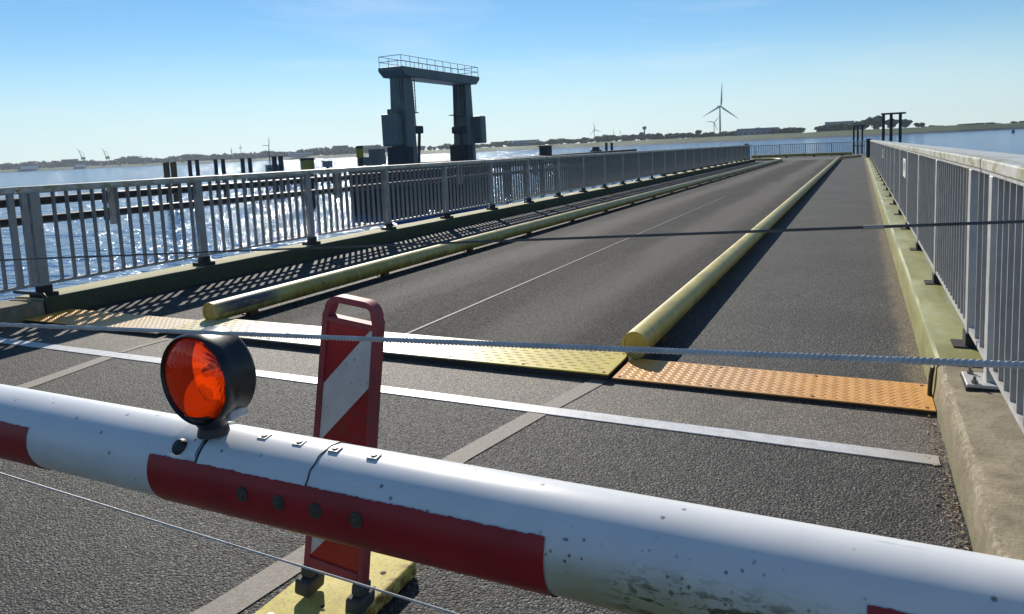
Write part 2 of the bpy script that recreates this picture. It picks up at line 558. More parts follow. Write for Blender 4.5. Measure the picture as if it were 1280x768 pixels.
def mk_rope():
    t = NT('wire_rope')
    v = t.world()
    n = t.noise(v, 30, 4)
    c = t.ramp(n, [(0.3, (0.46, 0.45, 0.44)), (0.7, (0.66, 0.65, 0.63))])
    return t.done(c, 0.42, 0.1)


M['rope'] = mk_rope()
M['rope_dark'] = mat_plain('wire_dark', (0.13, 0.125, 0.12), 0.45, 0.4, 0.3, 30)
M['tape'] = mat_plain('tape_white', (0.40, 0.34, 0.30), 0.6, 0, 0.1, 30)


def mk_water():
    t = NT('water')
    v = t.world()
    a = t.noise(t.world((0.7, 1.0, 1)), 0.16, 3, 0.5, 0.4)
    b = t.noise(t.world((0.75, 1.0, 1)), 0.9, 3, 0.5, 0.6)
    f = t.noise(t.world((0.8, 1.0, 1)), 3.4, 3, 0.5, 0.3)
    n1 = t.bump(a, 1.0, 2.1)
    n2 = t.bump(b, 1.0, 0.50, n1)
    n3 = t.bump(f, 1.0, 0.13, n2)
    c = t.ramp(t.noise(v, 0.01, 4), [(0.3, (0.025, 0.125, 0.33)), (0.7, (0.03, 0.14, 0.36))])
    t.p.inputs['IOR'].default_value = 1.333
    return t.done(c, 0.09, 0, n3, 0.5)


M['water'] = mk_water()
def mk_tower():
    t = NT('tower_paint')
    n = t.noise(t.world(), 0.8, 5, 0.6)
    st = t.noise(t.world((3.0, 3.0, 0.22)), 1.6, 5, 0.65)
    c = t.ramp(n, [(0.3, (0.10, 0.112, 0.098)), (0.7, (0.145, 0.158, 0.136))])
    c = t.mix(t.ramp(st, [(0.52, 0.0), (0.72, 0.6)]), c, (0.05, 0.045, 0.035))
    c = t.mix(t.ramp(st, [(0.3, 0.5), (0.42, 0.0)]), c, (0.16, 0.165, 0.15))
    return t.done(c, 0.55)


M['tower'] = mk_tower()
M['tower_soffit'] = mat_plain('tower_soffit', (0.45, 0.40, 0.30), 0.6, 0, 0.2, 1.2)
M['pier'] = mat_plain('pier_dark', (0.035, 0.036, 0.04), 0.8, 0, 0.4, 1.0)
M['pile_brown'] = mat_plain('pile_brown', (0.16, 0.075, 0.02), 0.8, 0, 0.5, 2)
M['pile_dark'] = mat_plain('pile_dark', (0.025, 0.027, 0.035), 0.7, 0, 0.3, 2)
M['dolphin_yellow'] = mat_plain('dolphin_yellow', (0.30, 0.235, 0.02), 0.6, 0, 0.4, 2)
M['grass'] = mat_plain('dyke_grass', (0.030, 0.066, 0.011), 0.9, 0, 0.3, 0.02)
M['shore_stone'] = mat_plain('shore_stone', (0.045, 0.045, 0.042), 0.9, 0, 0.3, 0.05)
M['leaf'] = mat_plain('far_leaf', (0.060, 0.085, 0.036), 0.85, 0, 0.45, 0.15)
M['leaf_dark'] = mat_plain('far_leaf_dark', (0.045, 0.062, 0.034), 0.85, 0, 0.45, 0.15)
M['bark'] = mat_plain('bark', (0.06, 0.045, 0.03), 0.9, 0, 0.2, 1)
M['hall_blue'] = mat_plain('hall_blue', (0.16, 0.20, 0.27), 0.6, 0, 0.08, 0.05)
M['hall_grey'] = mat_plain('hall_grey', (0.22, 0.23, 0.25), 0.6, 0, 0.1, 0.05)
M['hall_white'] = mat_plain('hall_white', (0.6, 0.6, 0.6), 0.6, 0, 0.05, 0.05)
M['hall_dark'] = mat_plain('hall_dark', (0.07, 0.075, 0.085), 0.7, 0, 0.1, 0.05)
M['turbine'] = mat_plain('turbine_grey', (0.34, 0.35, 0.36), 0.5, 0, 0.05, 0.05)
M['leaf_litter'] = mat_plain('leaf_litter', (0.40, 0.29, 0.18), 0.85, 0, 0.85, 45)
M['sign_white'] = mat_plain('sign_white', (0.72, 0.72, 0.70), 0.45, 0, 0.08, 10)
M['boat_hull'] = mat_plain('boat_hull', (0.12, 0.13, 0.15), 0.6, 0, 0.1, 1)

# ------------------------------------------------------------------ mesh helpers


class MB:
    def __init__(self):
        self.v, self.f = [], []

    def quad(self, a, b, c, d):
        i = len(self.v)
        self.v += [tuple(a), tuple(b), tuple(c), tuple(d)]
        self.f.append((i, i + 1, i + 2, i + 3))

    def box(self, x0, x1, y0, y1, z0, z1, mtx=None):
        i = len(self.v)
        p = [(x0, y0, z0), (x1, y0, z0), (x1, y1, z0), (x0, y1, z0), (x0, y0, z1), (x1, y0, z1), (x1, y1, z1), (x0, y1, z1)]
        if mtx:
            p = [tuple(mtx @ Vector(q)) for q in p]
        self.v += p
        for q in ((0, 3, 2, 1), (4, 5, 6, 7), (0, 1, 5, 4), (1, 2, 6, 5), (2, 3, 7, 6), (3, 0, 4, 7)):
            self.f.append(tuple(i + k for k in q))
        return self

    def tube(self, pts, rad, n=12, caps=True):
        """sweep a circle of radius rad (number or list) along pts"""
        pts = [Vector(p) for p in pts]
        base = len(self.v)
        up = Vector((0, 0, 1))
        for k, p in enumerate(pts):
            a = pts[max(0, k - 1)]
            b = pts[min(len(pts) - 1, k + 1)]
            t = (b - a).normalized()
            u = up if abs(t.z) < 0.95 else Vector((1, 0, 0))
            s = t.cross(u).normalized()
            w = s.cross(t).normalized()
            rr = rad[k] if isinstance(rad, (list, tuple)) else rad
            for j in range(n):
                an = 2 * math.pi * j / n
                self.v.append(tuple(p + rr * (math.cos(an) * s + math.sin(an) * w)))
        for k in range(len(pts) - 1):
            for j in range(n):
                a = base + k * n + j
                b = base + k * n + (j + 1) % n
                self.f.append((a, b, b + n, a + n))
        if caps:
            self.f.append(tuple(base + j for j in range(n))[::-1])
            e = base + (len(pts) - 1) * n
            self.f.append(tuple(e + j for j in range(n)))
        return self

    def lathe(self, prof, origin, axis, n=32):
        """prof: list of (radius, along axis)"""
        ax = Vector(axis).normalized()
        u = Vector((0, 0, 1)) if abs(ax.z) < 0.9 else Vector((1, 0, 0))
        s = ax.cross(u).normalized()
        w = s.cross(ax).normalized()
        o = Vector(origin)
        base = len(self.v)
        for r_, h_ in prof:
            for j in range(n):
                an = 2 * math.pi * j / n
                self.v.append(tuple(o + ax * h_ + r_ * (math.cos(an) * s + math.sin(an) * w)))
        for k in range(len(prof) - 1):
            for j in range(n):
                a = base + k * n + j
                b = base + k * n + (j + 1) % n
                self.f.append((a, a + n, b + n, b))
        return self

    def prism(self, poly, vec):
        """extrude a planar polygon along vec"""
        i = len(self.v)
        n = len(poly)
        vec = Vector(vec)
        self.v += [tuple(p) for p in poly] + [tuple(Vector(p) + vec) for p in poly]
        self.f.append(tuple(range(i, i + n))[::-1])
        self.f.append(tuple(range(i + n, i + 2 * n)))
        for k in range(n):
            a, b = i + k, i + (k + 1) % n
            self.f.append((a, b, b + n, a + n))
        return self

    def mesh(self, name, mat=None, smooth=False, bevel=0.0, seg=2, angle=40):
        me = bpy.data.meshes.new(name)
        me.from_pydata(self.v, [], self.f)
        me.validate()
        bm = bmesh.new()
        bm.from_mesh(me)
        bmesh.ops.recalc_face_normals(bm, faces=bm.faces)
        if bevel:
            ed = [e for e in bm.edges if len(e.link_faces) == 2 and e.calc_face_angle(0) > R(30)]
            bmesh.ops.bevel(bm, geom=ed, offset=bevel, segments=seg, profile=0.5, affect='EDGES', clamp_overlap=True)
        bm.to_mesh(me)
        bm.free()
        if mat:
            me.materials.append(M[mat] if isinstance(mat, str) else mat)
        if smooth:
            me.polygons.foreach_set('use_smooth', [True] * len(me.polygons))
            try:
                me.set_sharp_from_angle(angle=R(angle))
            except Exception:
                pass
        return me

    def build(self, name, mat, parent=None, **kw):
        return link(name, self.mesh(name, mat, **kw), parent)


def link(name, me, parent=None, loc=None):
    o = bpy.data.objects.new(name, me)
    COL.objects.link(o)
    if parent:
        o.parent = parent
    if loc:
        o.location = loc
    return o


def tag(o, label, cat, group=None):
    o['label'] = label
    o['category'] = cat
    if group:
        o['group'] = group
    return o


def struct(o):
    o['kind'] = 'structure'
    return o


def thing(name, label, cat, loc=(0, 0, 0), rz=0.0, group=None):
    o = bpy.data.objects.new(name, None)
    o.empty_display_size = 0.2
    COL.objects.link(o)
    o.location = loc
    o.rotation_euler = (0, 0, rz)
    return tag(o, label, cat, group)


def part(name, mb, mat, parent, world=False, **kw):
    """build mb as a part; world=True means its vertices are given in world space"""
    if world:
        mi = (Matrix.Translation(parent.location) @ parent.rotation_euler.to_matrix().to_4x4()).inverted()
        mb.v = [tuple(mi @ Vector(p)) for p in mb.v]
    return mb.build(name, mat, parent, **kw)


def copy_tree(o, parent=None):
    c = o.copy()
    COL.objects.link(c)
    c.parent = parent
    for ch in [k for k in o.children]:
        copy_tree(ch, c)
    return c


SL = math.tan(R(0.482))
YJ = 4.6
YE = 59.5


def dz(y):
    return 0.0 if y <= YJ else -SL * (min(y, YE) - YJ)


XL, XR = -7.44, 0.385       # kerb faces
# ------------------------------------------------------------------ the setting
WATER_Z = -4.0
mb = MB()
rings = [0, 60, 150, 400, 1200, 4000, 14000]
n = 48
mb.v.append((0, 40, WATER_Z))
for k, rr in enumerate(rings[1:]):
    for j in range(n):
        an = 2 * math.pi * j / n
        mb.v.append((rr * math.cos(an), 40 + rr * math.sin(an), WATER_Z))
for j in range(n):
    mb.f.append((0, 1 + j, 1 + (j + 1) % n))
for k in range(len(rings) - 2):
    for j in range(n):
        a, b = 1 + k * n + j, 1 + k * n + (j + 1) % n
        mb.f.append((a, a + n, b + n, b))
struct(mb.build('water', 'water'))


def slab(name, mat, x0, x1, y0, y1, top, thick, ny=1):
    mb = MB()
    for k in range(ny):
        a, b = y0 + (y1 - y0) * k / ny, y0 + (y1 - y0) * (k + 1) / ny
        za, zb = top + dz(a), top + dz(b)
        i = len(mb.v)
        mb.v += [(x0, a, za - thick), (x1, a, za - thick), (x1, b, zb - thick), (x0, b, zb - thick),
                 (x0, a, za), (x1, a, za), (x1, b, zb), (x0, b, zb)]
        for q in ((0, 3, 2, 1), (4, 5, 6, 7), (0, 1, 5, 4), (1, 2, 6, 5), (2, 3, 7, 6), (3, 0, 4, 7)):
            mb.f.append(tuple(i + t for t in q))
    return struct(mb.build(name, mat))


slab('approach_road', 'asphalt_near', XL - 0.1, XR + 0.1, -9, 3.62, 0, 0.5)
slab('joint_pavement', 'asphalt_smooth', XL - 0.1, XR + 0.1, 3.62, 4.30, 0, 0.5)
slab('bridge_roadway', 'asphalt_deck', -5.36, -1.37, 4.55, YE, 0, 0.5)
slab('walkway_right', 'asphalt_walk', -1.37, XR + 0.1, 4.55, YE, 0, 0.5)
slab('walkway_left', 'asphalt_walk', XL - 0.1, -5.36, 4.55, YE, 0, 0.5)
slab('joint_trough', 'rubber', XL - 0.1, XR + 0.1, 4.30, 4.55, -0.12, 0.3)
slab('pontoon_deck', 'asphalt_far', -15.0, 2.2, YE, 71.0, 0, 1.2)
# white strip and old marking lines
mb = MB()
mb.box(-7.2, 0.335, 3.567, 3.672, -0.02, 0.006)
struct(mb.build('white_line', 'line'))


def ribbon(name, mat, pts, z):
    """pts: (x centre, y, width)"""
    mb = MB()
    for (xa, ya, wa), (xb, yb, wb) in zip(pts[:-1], pts[1:]):
        mb.quad((xa - wa / 2, ya, z + dz(ya)), (xa + wa / 2, ya, z + dz(ya)), (xb + wb / 2, yb, z + dz(yb)), (xb - wb / 2, yb, z + dz(yb)))
    return struct(mb.build(name, mat))


ribbon('faded_line', 'marking', [(-2.12, 0.9, 0.14), (-1.92, 1.58, 0.135), (-1.84, 2.2, 0.13), (-1.76, 2.9, 0.12), (-1.63, 3.56, 0.115)], 0.004)
ribbon('faded_line', 'marking', [(-1.60, 3.68, 0.115), (-1.48, 4.22, 0.115)], 0.004)
ribbon('faded_line', 'marking', [(-5.20, 2.2, 0.15), (-5.22, 2.9, 0.14), (-5.30, 3.4, 0.13), (-5.33, 3.56, 0.13)], 0.004)
ribbon('faded_line', 'marking', [(-5.36, 3.69, 0.07), (-5.36, 3.9, 0.06), (-5.33, 4.1, 0.045)], 0.004)
ribbon('centre_line', 'thinline', [(-3.387, 4.7 + k * 1.0, 0.03) for k in range(0, 17)], 0.004)


# kerbs: a profile swept along the bridge
def kerb(name, mat, side, y0, y1, label, rough=0.004, step=0.12, h=0.215):
    # profile in (outward distance from face, height)
    prof = [(-0.012, -0.3), (-0.012, 0.0), (-0.004, h * 0.45), (0.004, h - 0.026), (0.012, h - 0.009), (0.030, h), (0.24, h + 0.002), (0.48, h), (0.56, h - 0.01), (0.57, h - 0.05), (0.57, -0.65), (0.2, -0.65)]
    ny = max(2, int((y1 - y0) / step))
    mb = MB()
    m_ = len(prof)
    for k in range(ny + 1):
        y = y0 + (y1 - y0) * k / ny
        for a, (u, z) in enumerate(prof):
            nx = noise.noise(Vector((y * 3.1, a * 1.7, side * 5))) * rough
            nz_ = noise.noise(Vector((y * 2.3, a * 2.1 + 9, side * 7))) * rough
            chip = 0.0
            if a in (3, 4, 5) and rough > 0.006:
                chip = max(0.0, noise.noise(Vector((y * 9, a * 0.3, 3.3))) - 0.15) * 0.035
            x = (XR + u + chip) if side > 0 else (XL - u - chip)
            mb.v.append((x + nx, y, z + dz(y) + nz_ - chip * 0.7))
    for k in range(ny):
        for a in range(m_ - 1):
            i = k * m_ + a
            mb.f.append((i, i + 1, i + 1 + m_, i + m_))
    mb.f.append(tuple(range(m_)))
    mb.f.append(tuple(ny * m_ + a for a in range(m_)))
    o = mb.build(name, mat, smooth=True, angle=26)
    return tag(o, label, 'kerb')


kerb('concrete_kerb', 'kerb_concrete', 1, -9, 4.44, 'weathered brown concrete kerb in the right foreground below the boom', 0.0065, 0.045)
kerb('painted_kerb', 'kerb_green', 1, 4.47, YE, 'yellow green painted kerb running along the right walkway of the bridge', 0.004, 0.25)
kerb('concrete_kerb', 'kerb_concrete', -1, -9, 4.36, 'grey concrete kerb at the left edge before the bridge joint', 0.006, 0.08, 0.17)
kerb('painted_kerb', 'kerb_green_shaded', -1, 4.40, YE, 'shaded green painted kerb under the left bridge railing', 0.004, 0.25, 0.185)

# ------------------------------------------------------------------ railings
BAR_H0, BAR_H1 = 0.335, 1.258
bar_me = MB().box(-0.024, 0.024, -0.008, 0.008, BAR_H0, BAR_H1).mesh('bar', 'galv')
endbar_me = MB().box(-0.020, 0.020, -0.028, 0.028, BAR_H0 - 0.03, BAR_H1).mesh('end_bar', 'galv_post')


def mk_post():
    mb = MB().box(-0.032, 0.032, -0.05, 0.05, 0.235, BAR_H1)
    return mb.mesh('post', 'galv_post', bevel=0.004, seg=1)


post_me = mk_post()
bar_shaded, endbar_shaded, post_shaded = bar_me.copy(), endbar_me.copy(), post_me.copy()
for me_, mt_ in ((bar_shaded, 'galv_shaded'), (endbar_shaded, 'galv_post_shaded'), (post_shaded, 'galv_post_shaded')):
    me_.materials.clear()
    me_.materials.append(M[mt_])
plate_me = MB().box(-0.12, 0.13, -0.11, 0.11, 0.222, 0.238).mesh('base_plate', 'galv_post', bevel=0.003, seg=1)
pad_me = MB().box(-0.125, 0.135, -0.115, 0.115, 0.165, 0.2225).mesh('grout_pad', 'grout')
bolt_mb = MB()
bolt_mb.lathe([(0.0, 0.0), (0.016, 0.0), (0.016, 0.014), (0.008, 0.014), (0.008, 0.034), (0, 0.034)], (0, 0, 0.238), (0, 0, 1), 6)
bolt_me = bolt_mb.mesh('bolt', 'dull_bolt')
thin_me = MB().box(-0.10, 0.12, -0.085, 0.085, 0.18, 0.226).mesh('base_plate', 'grout')
foot_me = MB().box(-0.04, 0.04, -0.065, 0.065, 0.22, 0.30).mesh('post_foot', 'grout')

CAP_IN, CAP_W = 0.03, 0.26


def railing(name, side, y0, y1, posts, bars, ends, label, capcuts, green=True):
    xb = 0.605 if side > 0 else -7.615
    t = thing(name, label, 'railing', (xb, y0, 0))

    def put(nm, me, y, x=0.0, rz=0.0):
        o = link(nm, me, t, (x, y - y0, dz(y)))
        if rz:
            o.rotation_euler = (0, 0, rz)
        return o
    flip = 0.0 if side > 0 else math.pi
    for y in posts:
        p = put('post', post_me if side > 0 else post_shaded, y)
        if not green:
            q = link('base_plate', plate_me, p)
            q.rotation_euler = (0, 0, flip)
            link('grout_pad', pad_me, p).rotation_euler = (0, 0, flip)
            for dx in (-0.085, 0.085):
                for dy in (-0.08, 0.08):
                    link('bolt', bolt_me, p, (dx, dy, 0))
        else:
            link('base_plate', thin_me, p).rotation_euler = (0, 0, flip)
        if green:
            link('post_foot', foot_me, p)
    bars = sorted(bars, key=lambda y: abs(y - 2))
    for y in bars[:300]:
        o = put('bar', bar_me if side > 0 else bar_shaded, y)
    rest = bars[300:]
    if rest:
        mb = MB()
        for y in rest:
            mb.box(-0.024, 0.024, y - y0 - 0.008, y - y0 + 0.008, dz(y) + BAR_H0, dz(y) + BAR_H1)
        mb.build('far_bars', 'galv' if side > 0 else 'galv_shaded', t)['kind'] = 'stuff'
    for y in ends:
        put('end_bar', endbar_me if side > 0 else endbar_shaded, y)
    # rails and caps follow the deck, cut into lengths
    cuts = [y0] + [c for c in capcuts if y0 < c < y1] + [y1]
    for a, b in zip(cuts[:-1], cuts[1:]):
        a2, b2 = a + 0.004, b - 0.004
        for nm, xa, xc, za, zc, mt in (('bottom_rail', -0.024, 0.024, BAR_H0 - 0.03, BAR_H0, 'galv_post'),
                                       ('top_rail', -0.026, 0.026, BAR_H1, BAR_H1 + 0.014, 'galv_post'),
                                       ('cap', -CAP_IN, CAP_W - CAP_IN, BAR_H1 + 0.016, BAR_H1 + 0.074, 'cap')):
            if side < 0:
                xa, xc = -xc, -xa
                mt = 'galv_post_shaded' if mt == 'galv_post' else mt
            mb = MB()
            da, db = dz(a2), dz(b2)
            i = 0
            mb.v = [(xa, a2 - y0, za + da), (xc, a2 - y0, za + da), (xc, b2 - y0, za + db), (xa, b2 - y0, za + db),
                    (xa, a2 - y0, zc + da), (xc, a2 - y0, zc + da), (xc, b2 - y0, zc + db), (xa, b2 - y0, zc + db)]
            mb.f = [(0, 3, 2, 1), (4, 5, 6, 7), (0, 1, 5, 4), (1, 2, 6, 5), (2, 3, 7, 6), (3, 0, 4, 7)]
            mb.build(nm, mt, t, bevel=0.008 if nm == 'cap' else 0.0, seg=2)
    return t


def seq(posts, first, step=0.1425, y1=58.0):
    """bars between consecutive posts"""
    out = []
    for p in posts:
        for k in range(13):
            y = p + first + k * step
            if y < y1:
                out.append(y)
    return out


PL = [4.485 + 2.035 * k for k in range(27)]
PR = [4.90 + 2.045 * k for k in range(27)]
BL = seq(PL, 0.20, 0.1425, 58.0)
BR = [4.60] + seq(PR, 0.20, 0.1432, 58.3)
railing('bridge_railing', -1, 4.335, 58.2, PL, BL, [4.385], 'long grey railing along the left side of the bridge, seen against the glittering water',
        [8.6 + 4.07 * k for k in range(13)])
railing('bridge_railing', 1, 4.53, 58.4, PR, BR, [], 'long pale railing with lichened cap along the right walkway of the bridge',
        [4.9 + 4.09 * k + 4.09 for k in range(13)])
railing('approach_railing', -1, -8, 4.315, [-5.5, -3.45, -1.4, 0.65, 2.7], [4.12 - 0.1425 * k for k in range(84) if all(abs(4.12 - 0.1425 * k - p) > 0.09 for p in (-5.5, -3.45, -1.4, 0.65, 2.7))], [4.26],
        'short grey railing end at the far left edge before the bridge joint', [0.0], False)
railing('approach_railing', 1, -8, 4.505, [-6.1, -4.05, -2.0, 0.05, 2.1, 4.16], [4.42 - 0.0] + [3.985 - 0.143 * k for k in range(82) if all(abs(3.985 - 0.143 * k - p) > 0.1 for p in (-6.1, -4.05, -2.0, 0.05, 2.1))], [],
        'near end of the pale right railing bolted to the brown concrete kerb', [0.0], False)

# far cross railing on the pontoon
ZP = dz(YE)
t = thing('pontoon_railing', 'pale railing across the far end of the bridge in front of the river', 'railing', (-14.8, 68.0, ZP))
xs = [-14.8 + 0.15 * k for k in range(106)]
fb = MB().box(-0.022, 0.022, -0.022, 0.022, 0.15, 1.10).mesh('bar', 'galv')
fp = MB().box(-0.05, 0.05, -0.03, 0.03, 0.0, 1.10).mesh('post', 'galv_post')
for k, x in enumerate(xs):
    link('post' if k % 14 == 0 else 'bar', fp if k % 14 == 0 else fb, t, (x + 14.8, 0, 0))
MB().box(0, 15.8, -0.04, 0.04, 1.10, 1.16).build('top_rail', 'cap', t)
MB().box(0, 15.8, -0.02, 0.02, 0.12, 0.15).build('bottom_rail', 'galv_post', t)
t = thing('pontoon_railing', 'short pale railing returning along the right edge of the far pontoon', 'railing', (1.0, 58.6, ZP))
for k in range(62):
    link('post' if k % 14 == 0 else 'bar', fp if k % 14 == 0 else fb, t, (0, 0.15 * k, 0)).rotation_euler = (0, 0, math.pi / 2)
MB().box(-0.04, 0.04, 0, 9.36, 1.10, 1.16).build('top_rail', 'cap', t)
MB().box(-0.02, 0.02, 0, 9.36, 0.12, 0.15).build('bottom_rail', 'galv_post', t)

# dark end posts
for x, y, lb in ((-7.86, 57.9, 'dark post closing the far end of the left bridge railing'), (0.50, 52.0, 'dark post at the far end of the right bridge railing')):
    t = thing('end_post', lb, 'post', (x, y, dz(y) + 0.2))
    MB().box(-0.14, 0.14, -0.14, 0.14, 0.0, 1.2).build('shaft', 'black', t, bevel=0.02)
    MB().box(-0.16, 0.16, -0.16, 0.16, 1.2, 1.225).build('lid', 'black', t)

# small signs hung on the right railing
for y, w, h, lb in ((11.6, 0.30, 0.26, 'white sign plate with dark emblem on the right railing, nearer one'), (22.3, 0.26, 0.22, 'white sign plate on the right railing, farther one')):
    z = dz(y) + 1.02
    t = thing('railing_sign', lb, 'sign', (0.570, y, z))
    MB().box(-0.004, 0.004, -w, w, -h / 2, h / 2).build('plate', 'sign_white', t, bevel=0.002, seg=1)
    mb = MB()
    mb.lathe([(0.04, 0), (0.04, 0.003), (0.075, 0.003), (0.075, 0)], (-0.0045, 0, 0.02), (-1, 0, 0), 20)
    mb.build('emblem', 'black', t)

# service pipes outside the left railing
for z, lb in ((1.165, 'upper dark service pipe running outside the left railing'), (0.965, 'lower dark service pipe running outside the left railing')):
    t = thing('service_pipe', lb, 'pipe', (-7.93, -8, z))
    MB().tube([(0, 0, 0), (0, 12.5, 0)] + [(0, y + 8, dz(y)) for y in (10, 20, 30, 40, 50, 58)], 0.047, 14).build('pipe', 'pipe_dark', t, smooth=True)
    for k in range(17):
        y = 5.52 + 4.07 * (k - 2)
        if y > 57:
            break
        MB().box(-0.05, 0.05, y + 8 - 0.05, y + 8 + 0.05, dz(y) - 0.085, dz(y) + 0.06).build('clamp', 'pipe_dark', t)
for k in range(17):
    y = 5.52 + 4.07 * (k - 2)
    if y > 57:
        break
    # hangers carry both pipes from the railing cap
    MB().box(0.045, 0.10, y + 8 - 0.045, y + 8 + 0.045, dz(y) - 0.135, dz(y) + 0.303).build('hanger', 'galv_post', t)

# ------------------------------------------------------------------ yellow guard pipes


def guard(name, label, path, rad, feet):
    t = thing(name, label, 'guard rail', (path[0][0], path[0][1], 0))
    mb = MB()
    mb.tube(path, rad, 28, caps=False)
    part('pipe', mb, 'guard', t, True, smooth=True)
    d = (Vector(path[0]) - Vector(path[1])).normalized()
    mb = MB()
    mb.lathe([(0.0, -0.004), (rad * 0.80, -0.004), (rad * 0.84, 0.006), (rad * 1.005, 0.006), (rad * 1.005, -0.01)], path[0], d, 28)
    part('end_cap', mb, 'guard', t, True)
    d = (Vector(path[-1]) - Vector(path[-2])).normalized()
    mb = MB()
    mb.lathe([(0.0, 0.003), (rad * 1.005, 0.003), (rad * 1.005, -0.01)], path[-1], d, 28)
    part('end_cap', mb, 'guard', t, True)
    for x, y in feet:
        z = dz(y)
        mb = MB()
        mb.box(x - 0.035, x + 0.03, y - 0.05, y + 0.05, z + 0.0, z + 0.06)
        mb.box(x - 0.07, x + 0.06, y - 0.07, y + 0.07, z + 0.0, z + 0.010)
        part('foot', mb, 'rust', t, True)
    return t


GR = 0.093
GZ = 0.122
pth = [(-5.36, 4.60, GZ)] + [(-5.36, y, GZ + dz(y)) for y in (8, 14, 22, 32, 44, 55, 58.0)] + [(-5.45, 58.9, GZ + ZP), (-5.75, 59.5, GZ + ZP), (-6.3, 59.9, GZ + ZP), (-7.4, 60.2, GZ + ZP), (-9.0, 60.6, GZ + ZP)]
g1 = guard('guard_pipe', 'yellow guard pipe left of the roadway with black tyre scuffs at its end', pth, GR, [(-5.36, 5.1 + 2.2 * k) for k in range(24)])
pth = [(-1.375, 4.66, GZ)] + [(-1.375, y, GZ + dz(y)) for y in (8, 14, 22, 32, 44, 54, 57.2)] + [(-1.33, 58.2, GZ + ZP), (-1.1, 59.2, GZ + ZP), (-0.6, 60.2, GZ + ZP), (0.05, 61.2, GZ + ZP)]
g2 = guard('guard_pipe', 'yellow guard pipe between roadway and right walkway casting a wide shadow', pth, GR, [(-1.375, 5.3 + 2.2 * k) for k in range(24)])
for g, x in ((g1, -5.36), (g2, -1.375)):
    for k in range(9):
        y = 10.4 + 6.0 * k + (0.8 if x > -3 else 0)
        if y > 57:
            break
        mb = MB()
        mb.tube([(x, y - 0.012, GZ + dz(y)), (x, y + 0.012, GZ + dz(y))], GR + 0.003, 28)
        part('weld_ring', mb, 'guard', g, True, smooth=True)
t = thing('guard_pipe', 'yellow guard beam lying across the far end of the roadway', 'guard rail', (-8.6, 66.6, ZP))
mb = MB()
mb.tube([(0, 0, 0.2), (4, 0.05, 0.21), (8.0, 0, 0.2)], 0.12, 16)
mb.build('pipe', 'guard', t, smooth=True)
for k in range(4):
    MB().box(0.6 + 2.2 * k, 0.75 + 2.2 * k, -0.06, 0.06, 0, 0.12).build('foot', 'rust', t)

# ------------------------------------------------------------------ joint cover plates


def plate(name, label, mat, x0, x1, y0, y1, top, th, dash, rows, pitch, alt=False):
    t = thing(name, label, 'cover plate', (x0, y0, 0))
    mb = MB()
    mb.box(0, x1 - x0, 0, y1 - y0, top - th, top)
    mb.build('sheet', mat, t, bevel=0.003, seg=1)
    MB().box(0.01, x1 - x0 - 0.01, 0.012, y1 - y0 - 0.02, -0.1, top - th).build('support', 'rubber', t)
    mb = MB()
    L, Wd, Hh = dash
    ny = rows
    nx = int((x1 - x0 - 0.04) / pitch)
    for j in range(ny):
        y = 0.02 + (y1 - y0 - 0.04) * (j + 0.5) / ny
        for i in range(nx):
            x = 0.03 + pitch * (i + (0.5 if j % 2 else 0.0)) + 0.5 * L
            if x > x1 - x0 - 0.04:
                continue
            rz = (R(35) if (i + j) % 2 else R(-35)) if alt else random.uniform(-0.02, 0.02)
            mt = Matrix.Translation((x, y, top)) @ Matrix.Rotation(rz, 4, 'Z')
            k = len(mb.v)
            a, b = L / 2, Wd / 2
            pts = [(-a, 0, 0), (-a * 0.6, -b, 0), (a * 0.6, -b, 0), (a, 0, 0), (a * 0.6, b, 0), (-a * 0.6, b, 0), (-a * 0.55, 0, Hh), (a * 0.55, 0, Hh)]
            mb.v += [tuple(mt @ Vector(p)) for p in pts]
            for q in ((0, 1, 6), (1, 2, 7, 6), (2, 3, 7), (3, 4, 7), (4, 5, 6, 7), (5, 0, 6)):
                mb.f.append(tuple(k + z for z in q))
    mb.build('tread_pattern', mat, t)['kind'] = 'stuff'
    sm_ = MB()
    sm_.lathe([(0.0, 0.0022), (0.007, 0.0022), (0.010, 0.0012), (0.011, 0.0)], (0, 0, 0), (0, 0, 1), 10)
    sme = sm_.mesh('screw', 'rust')
    ns = max(3, int((x1 - x0) / 0.55))
    for k in range(ns + 1):
        for yy in (0.035, y1 - y0 - 0.035):
            link('screw', sme, t, (0.04 + (x1 - x0 - 0.08) * k / ns, yy, top + 0.0015))
    return t


t = plate('cover_plate', 'orange tread plate crossing the right walkway beside the kerb', 'plate_orange', -1.40, 0.372, 4.215, 4.66, 0.028, 0.008, (0.026, 0.008, 0.0019), 16, 0.029, True)
t.rotation_euler = (R(0.0), 0, 0)
plate('cover_plate', 'yellow tread plate across the roadway, worn white and glaring', 'plate_yellow', -5.48, -1.42, 4.205, 4.70, 0.050, 0.010, (0.062, 0.010, 0.0028), 8, 0.092)
plate('cover_plate', 'orange tread plate at the left walkway striped by railing shadows', 'plate_orange_left', -7.42, -5.50, 4.14, 4.62, 0.034, 0.008, (0.026, 0.008, 0.0019), 16, 0.029, True)

